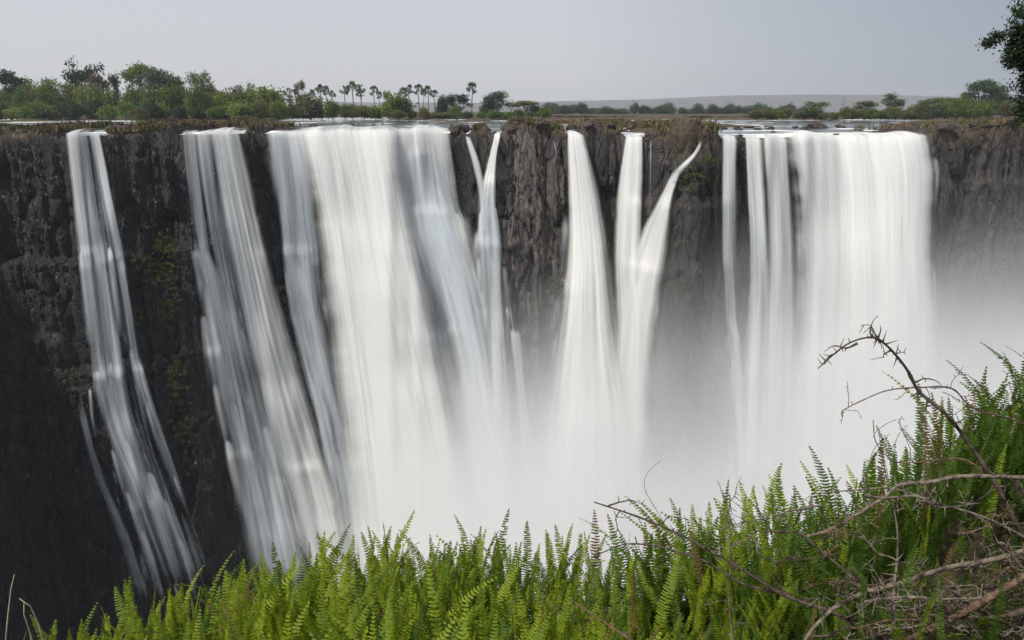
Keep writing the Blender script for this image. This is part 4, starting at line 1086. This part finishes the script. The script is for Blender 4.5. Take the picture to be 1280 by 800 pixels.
def frond_mesh(seed, L, mat):
    """one sword-fern frond: midrib with two ranks of pinnae, standing on the origin"""
    rnd = random.Random(seed); mb = MB()
    n = 44
    bend = rnd.choice([.1, .25, .45, .7, .95]); side = rnd.uniform(-.12, .12); twist = rnd.uniform(-.5, .5)
    pts = []
    for k in range(n+1):
        t = k/n
        pts.append(Vector((side*t*t*L + .008*math.sin(t*7+seed), bend*L*t**2.2*.6, L*(t - .22*bend*t**3))))
    mb.tube(pts[::4] + [pts[-1]], [.0026*(1-.7*i/12) for i in range(len(pts[::4])+1)], 4)
    half = L*.043*rnd.uniform(.85, 1.2)
    for k in range(4, n):
        t = k/n
        p = pts[k]; tan = (pts[k+1]-pts[k-1]).normalized()
        lat = Vector((math.cos(twist*t), math.sin(twist*t), 0)); lat = (lat - tan*lat.dot(tan)).normalized(); nor = lat.cross(tan)
        wl = half*min(1, (t-.04)*6)*(1 if t < .62 else max(.10, 1-((t-.62)/.40)**2.2))
        for sgn in (-1, 1):
            l = wl*rnd.uniform(.9, 1.08)
            if rnd.random() < .03: continue
            up = rnd.uniform(.10, .26); dr = rnd.uniform(-.28, .10)
            d = (lat*sgn + tan*up + nor*dr*.6).normalized()
            wv = tan*(L/n*.40)
            tw = nor*(L/n*.16*rnd.uniform(-1, 1))
            b0 = p + tan*(rnd.uniform(-.15, .15)*L/n)
            m1 = b0 + d*l*.5 + nor*.03*l; e = b0 + d*l + nor*(-.10*l) + tan*.06*l
            v = [b0-wv*.75, b0+wv*.95, m1+wv*.95+tw, m1-wv*.75-tw, e+wv*.35, e-wv*.2]
            mb.add(v, [(0, 1, 2, 3), (3, 2, 4, 5)])
    # rolled tip
    return mb.build('frond', mat, None, smooth=False, link=False).data

FRONDS = {'y': [frond_mesh(100+k, 1.0, FERN_Y) for k in range(9)], 'd': [frond_mesh(200+k, 1.0, FERN_D) for k in range(9)],
          'b': [frond_mesh(300+k, 1.0, FERN_B) for k in range(4)]}
rf = random.Random(77)
def fern_plant(x, y, kind, n, hmul, label, group):
    z = float(G(x, y))
    root = empty('fern', (x, y, z-.03)); tag(root, label, 'fern', group)
    for k in range(n):
        me = rf.choice(FRONDS['b' if rf.random() < .045 else 'd' if kind == 'y' and rf.random() < .12 else 'y' if kind == 'd' and rf.random() < .12 else kind])
        o = bpy.data.objects.new('frond', me); COL.objects.link(o); o.parent = root
        L = FR*hmul*rf.uniform(.60, 1.13)
        a = rf.uniform(0, 6.28); ln = abs(rf.gauss(0, .21))
        o.location = (rf.gauss(0, .06), rf.gauss(0, .05), 0)
        o.scale = (L*rf.uniform(.8, 1.02), L, L)
        o.rotation_euler = Matrix.Rotation(ln, 3, Vector((math.cos(a), math.sin(a), 0))).to_euler()
        q = o.rotation_euler.to_matrix() @ Matrix.Rotation(rf.gauss(0, .75)+(math.pi if rf.random() < .4 else 0), 3, 'Z')
        o.rotation_euler = q.to_euler()
    return root
LABF = {0: ('bright yellow-green sword fern in the dense bank along the bottom of the view', 'yellow-green ferns of the bank'),
        1: ('fresh green sword fern among the dead thorny branches', 'green ferns among the thorns'),
        2: ('deep green sword fern on the high mound at the right edge', 'deep green ferns on the right mound')}
y = 3.12
nf = 0
while y > 1.45:
    x = -2.55*y/3 - .1
    while x < 3.2*y/3:
        xx = x + rf.uniform(-.05, .05); yy = y + rf.uniform(-.07, .07)
        pxx = xx/(yy*CP - float(G(xx, yy))*SP)*F + 640
        zone = 0 if pxx < 770+rf.gauss(0, 40) else 1 if pxx < 1080+rf.gauss(0, 30) else 2
        if pxx > 830 and yy < 2.1 and rf.random() < .45: x += .1; continue
        short = .6 if pxx > 800 and yy < 2.25 else 1.0
        kind = 'y' if (zone == 0 and rf.random() < .85) or (zone == 1 and rf.random() < .4) else 'd'
        fern_plant(xx, yy, kind, rf.randint(8, 11), rf.uniform(.82, 1.12) if y > 2.9 else short*rf.uniform(.78, 1.02), *LABF[zone]); nf += 1
        x += .132*(.8+.4*rf.random())*(1.0 if y > 2.4 else .9)
    y -= .165
print('ferns', nf)
# two fronds that stick out over the spray
for (bx, by, tx, ty, Yd, kind, lab) in ((1035, 690, 945, 572, 2.3, 'd', 'single broad green fern frond leaning left out over the spray'), (975, 720, 922, 594, 2.25, 'y', 'young curled yellow-tipped fern frond leaning left over the spray'),
                                    (1072, 690, 1063, 566, 2.5, 'd', 'upright dark green fern frond alone above the thorny branches')):
    p0 = Vector([float(q) for q in at(bx, by, Yd)]); p1 = Vector([float(q) for q in at(tx, ty, Yd+.1)])
    d = p1-p0; g = float(G(p0.x, Yd)); p0 = p1 - d*max(1.0, min(3.0, (p1.z-g)/max(.05, d.z)))
    d = p1-p0
    root = empty('fern', p0); tag(root, lab, 'fern')
    o = bpy.data.objects.new('frond', FRONDS[kind][2]); COL.objects.link(o); o.parent = root
    L = d.length; o.scale = (L*1.15, L, L)
    o.rotation_euler = d.to_track_quat('Z', 'Y').to_euler()

# dry grass stalks at the lower left
STRAW = bark_material('straw', (.28, .24, .16), (.48, .43, .32), 30)
rg = random.Random(4)
gx, gy = -1.45, 2.0
for (pts, lab) in (([(6, 815), (10, 770), (14, 735), (18, 718)], 'pale straight dry grass stalk at the lower left edge'),
                   ([(58, 815), (48, 780), (38, 758), (24, 748)], 'pale dry grass blade bent over at the lower left corner'),
                   ([(44, 815), (36, 785), (30, 768), (30, 752)], 'short dry grass stalk between two pale ones at the lower left')):
    P = [Vector([float(q) for q in at(a, b, 2.0)]) for a, b in pts]
    P.insert(0, Vector((P[0].x, P[0].y, float(G(P[0].x, 2.0))-.02)) if P[0].z > float(G(P[0].x, 2.0)) else P[0]+Vector((0, 0, -.15)))
    mb = MB(); mb.tube(P, [.0035, .003, .0026, .002, .0012], 5)
    tag(mb.build('dry_grass_stalk', STRAW), lab, 'grass stalk')

# ------------------------------------------------------------------ dead thorny branches
TWIG = bark_material('dead_wood', (.06, .046, .035), (.24, .20, .155), 45)
TWIG_D = bark_material('dark_thorn_wood', (.03, .022, .018), (.11, .082, .062), 45)
TWIG_R = bark_material('reddish_thorn_wood', (.06, .038, .026), (.19, .125, .08), 45)
rt = random.Random(21)
def smooth_path(P, n=6):
    P = [P[0]*2-P[1]] + P + [P[-1]*2-P[-2]]; out = []
    for i in range(1, len(P)-2):
        for k in range(n):
            t = k/n; a, b, c, d = P[i-1], P[i], P[i+1], P[i+2]
            out.append(.5*((2*b) + (c-a)*t + (2*a-5*b+4*c-d)*t*t + (3*b-a-3*c+d)*t**3))
    out.append(P[-2]); return out
def branch(pts, r0, r1, mat, label, thorns=10, group=None, subs=(), tl=.028):
    """pts = (px, py, distance); a wavy tapered branch with thorns and side twigs"""
    def P3(q): return Vector([float(v) for v in at(q[0], q[1], q[2])])
    mb = MB()
    def limb(pts, r0, r1, thorns):
        P = [P3(q) for q in pts]
        P = smooth_path([p + Vector((rt.gauss(0, 1), rt.gauss(0, 1), rt.gauss(0, 1)))*min(r0, .005)*.8 for p in P])
        n = len(P); R = [(r0+(r1-r0)*i/(n-1))*(1+.05*math.sin(i*1.9)+.10*rt.random()+(.35 if rt.random() < .12 else 0)) for i in range(n)]
        mb.tube(P, R, 8)
        for k in range(thorns):
            i = rt.randrange(1, n-1); d = (P[i+1]-P[i-1]).normalized()
            v = Vector((rt.gauss(0, 1), rt.gauss(0, .6), rt.gauss(.2, 1))); v = (v-d*v.dot(d)).normalized()
            v = (v*.9 + d*rt.uniform(-.5, .3)).normalized(); L = tl*rt.uniform(.5, 1.5)
            b = P[i]; mb.tube([b, b+v*L*.35, b+v*L*.75, b+v*L], [R[i]*.75+.0008, R[i]*.35+.0006, .0011, .0004], 5)
    limb(pts, r0, r1, thorns)
    for s in subs: limb(s[0], s[1], s[2], s[3])
    for k in range(0 if r0 < .0022 else int(len(pts)*1.3)):          # short broken side twigs
        i = rt.randrange(len(pts)-1); a = rt.random(); q0 = [pts[i][j]*(1-a)+pts[i+1][j]*a for j in range(3)]
        an = rt.uniform(0, 6.28); L = rt.uniform(14, 48)*(.6 if group else 1.0); q = list(q0); pp = [tuple(q0)]
        for m_ in range(3):
            an += rt.gauss(0, .35); q = [q[0]+math.cos(an)*L/3, q[1]+math.sin(an)*L/3, q[2]+rt.gauss(0, .012)]; pp.append(tuple(q))
        limb(pp, r0*rt.uniform(.28, .45), .0007, 3)
    return tag(mb.build('thorny_branch', mat), label, 'branch', group)

branch([(1310, 720, 1.9), (1270, 655, 1.95), (1240, 598, 2.0), (1205, 545, 2.05), (1180, 515, 2.05), (1150, 490, 2.1), (1130, 462, 2.1), (1112, 434, 2.1), (1090, 423, 2.1), (1058, 434, 2.15), (1021, 460, 2.15)], .0085, .0016, TWIG_D, 'longest dark branch arching high over the ferns into the white water', 26)
branch([(1300, 538, 2.2), (1258, 521, 2.15), (1215, 508, 2.1), (1190, 486, 2.1), (1150, 484, 2.1), (1112, 487, 2.15), (1083, 500, 2.15), (1054, 512, 2.15), (1053, 522, 2.15)], .0030, .0012, TWIG_R, 'thin reddish twig crossing the long arching branch', 18, tl=.010)
branch([(1232, 590, 2.02), (1205, 576, 2.05), (1180, 573, 2.1), (1150, 578, 2.1), (1118, 576, 2.15), (1098, 555, 2.15), (1089, 525, 2.15)], .0032, .0012, TWIG_R, 'thin hooked twig turning upward below the arching branch', 12, tl=.010, subs=[([(1160, 577, 2.1), (1138, 555, 2.12), (1126, 530, 2.12), (1127, 520, 2.12)], .0018, .0009, 5)])
branch([(1310, 600, 1.8), (1270, 596, 1.8), (1200, 597, 1.8), (1165, 602, 1.8), (1125, 605, 1.8), (1100, 622, 1.8), (1065, 648, 1.82), (1035, 665, 1.85), (1005, 672, 1.9)], .0062, .0040, TWIG, 'pale grey branch lying level above the bramble heap, forked at its bend', 12,
       subs=[([(1310, 690, 1.85), (1240, 650, 1.85), (1175, 630, 1.85), (1120, 612, 1.85), (1075, 612, 1.9), (1020, 616, 1.95)], .0046, .0016, 14)])
branch([(1140, 825, 1.6), (1095, 793, 1.62), (1040, 762, 1.65), (980, 742, 1.7), (915, 706, 1.75), (850, 668, 1.85), (800, 645, 1.9), (742, 627, 1.95)], .0068, .0022, TWIG_D, 'dark thorny branch reaching furthest left above the ferns', 18,
       subs=[([(850, 690, 1.85), (820, 682, 1.88), (785, 680, 1.9), (755, 690, 1.92), (738, 697, 1.92)], .0030, .0012, 5), ([(990, 745, 1.7), (930, 730, 1.75), (880, 700, 1.8), (848, 690, 1.85)], .0045, .0032, 6)])
branch([(1310, 682, 1.6), (1245, 700, 1.6), (1180, 712, 1.6), (1120, 728, 1.6), (1075, 742, 1.6), (1040, 764, 1.6), (1010, 800, 1.6), (1000, 820, 1.6)], .0068, .0044, TWIG, 'thick grey-brown branch sweeping across the bramble heap', 14, tl=.028)
branch([(1320, 700, 1.5), (1275, 724, 1.5), (1220, 756, 1.5), (1165, 786, 1.5), (1100, 815, 1.5)], .0092, .0070, TWIG_R, 'thickest reddish branch low in the right corner', 8, tl=.02)
branch([(1320, 735, 1.45), (1270, 766, 1.45), (1200, 770, 1.5), (1150, 762, 1.52), (1090, 740, 1.6), (1050, 715, 1.7), (1020, 680, 1.8), (1000, 668, 1.85), (945, 665, 1.9)], .0060, .0022, TWIG_D, 'dark twisted branch with a rusty tip crossing the heap', 16)
branch([(1118, 795, 1.7), (1116, 740, 1.75), (1122, 700, 1.78), (1120, 660, 1.8), (1112, 620, 1.85)], .0042, .0018, TWIG, 'upright grey twig standing among the brambles', 10)
branch([(918, 800, 1.85), (912, 760, 1.85), (915, 705, 1.85), (913, 650, 1.88), (912, 622, 1.9)], .0036, .0014, TWIG, 'upright slender twig with a pale tip standing in front of green fronds', 7)
branch([(830, 655, 2.2), (822, 640, 2.2), (808, 615, 2.2), (806, 600, 2.2), (812, 588, 2.2), (825, 576, 2.2)], .0011, .0006, TWIG, 'hair-thin grey tendril curling up into the spray', 0)
branch([(790, 800, 1.7), (760, 782, 1.75), (735, 765, 1.8), (715, 752, 1.85)], .0030, .0018, TWIG_R, 'short brown twig sunk in the yellow-green fern bank', 3)
# the tangled heap at the lower right corner: look-alike twigs
for k in range(54):
    cx = 1290 - abs(rt.gauss(0, 150)); cy = 800 - abs(rt.gauss(0, 62)); Yd = rt.uniform(1.45, 1.85)
    a = rt.uniform(-.9, .9) + (math.pi if rt.random() < .5 else 0); L = rt.uniform(60, 150)
    pts = []
    for q in range(5):
        s = (q/4-.5)*L; pts.append((cx+s*math.cos(a)+rt.gauss(0, 5), cy-s*math.sin(a)*.7+rt.gauss(0, 5), Yd+rt.gauss(0, .03)))
    branch(pts, rt.uniform(.0016, .0036), .0010, rt.choice([TWIG, TWIG, TWIG_D, TWIG_R]), 'broken thorny twig tangled in the bramble heap at the lower right corner', rt.randint(4, 9), 'tangled twigs of the bramble heap')

# ------------------------------------------------------------------ tree leaning in from the right, its foliage in the top right corner
def corner_tree():
    root = empty('overhanging_tree', (7.2, 6.0, float(G(7.2, 3.2))-2.0))
    tag(root, 'dark foliage of a near tree drooping into the top right corner', 'tree')
    b = root.location
    def P(*q): return Vector(q)-b
    tb = MB(); tb.tube([P(7.2, 6, b.z-.5), P(7.0, 6, 0), P(6.9, 6, 2.6), P(6.6, 6.1, 4.6)], [.24, .2, .16, .1], 9); tb.build('trunk', BARK, root)
    limbs = [([(6.9, 6, 2.4), (6.2, 6.1, 3.0), (5.4, 6.2, 3.0), (4.75, 6.2, 2.55)], .06), ([(7.0, 6, 1.2), (6.2, 6.0, 1.35), (5.3, 6.0, 1.0)], .045), ([(6.8, 6, 3.2), (6.2, 6.4, 4.2), (5.2, 6.4, 4.4)], .06)]
    lb = MB()
    for pts, r in limbs: lb.tube([P(*q) for q in pts], [r*(1-.75*i/(len(pts)-1)) for i in range(len(pts))], 6)
    lb.build('limb', BARK, root)
    rng = np.random.default_rng(8)
    lobes = []
    for (cx, cy_, w_) in ((1290, 30, 22), (1270, 64, 12), (1286, 60, 18), (1284, 105, 9), (1284, 140, 10), (1246, 46, 3), (1236, 54, 3), (1290, 80, 12), (1290, 128, 12), (1304, 10, 26), (1276, 40, 8), (1312, 60, 28), (1264, 78, 5)):
        c = P(*[float(q) for q in at(cx, cy_, 6.1)]); r = w_/F*6.0
        lobes.append((tuple(c), (r, r*1.6, r*1.35), r))
    V, Fc = leaf_cloud(rng, lobes, 14000, .02)
    mesh_obj('foliage', V, Fc, LEAF['dark'], root, smooth=False)
corner_tree()
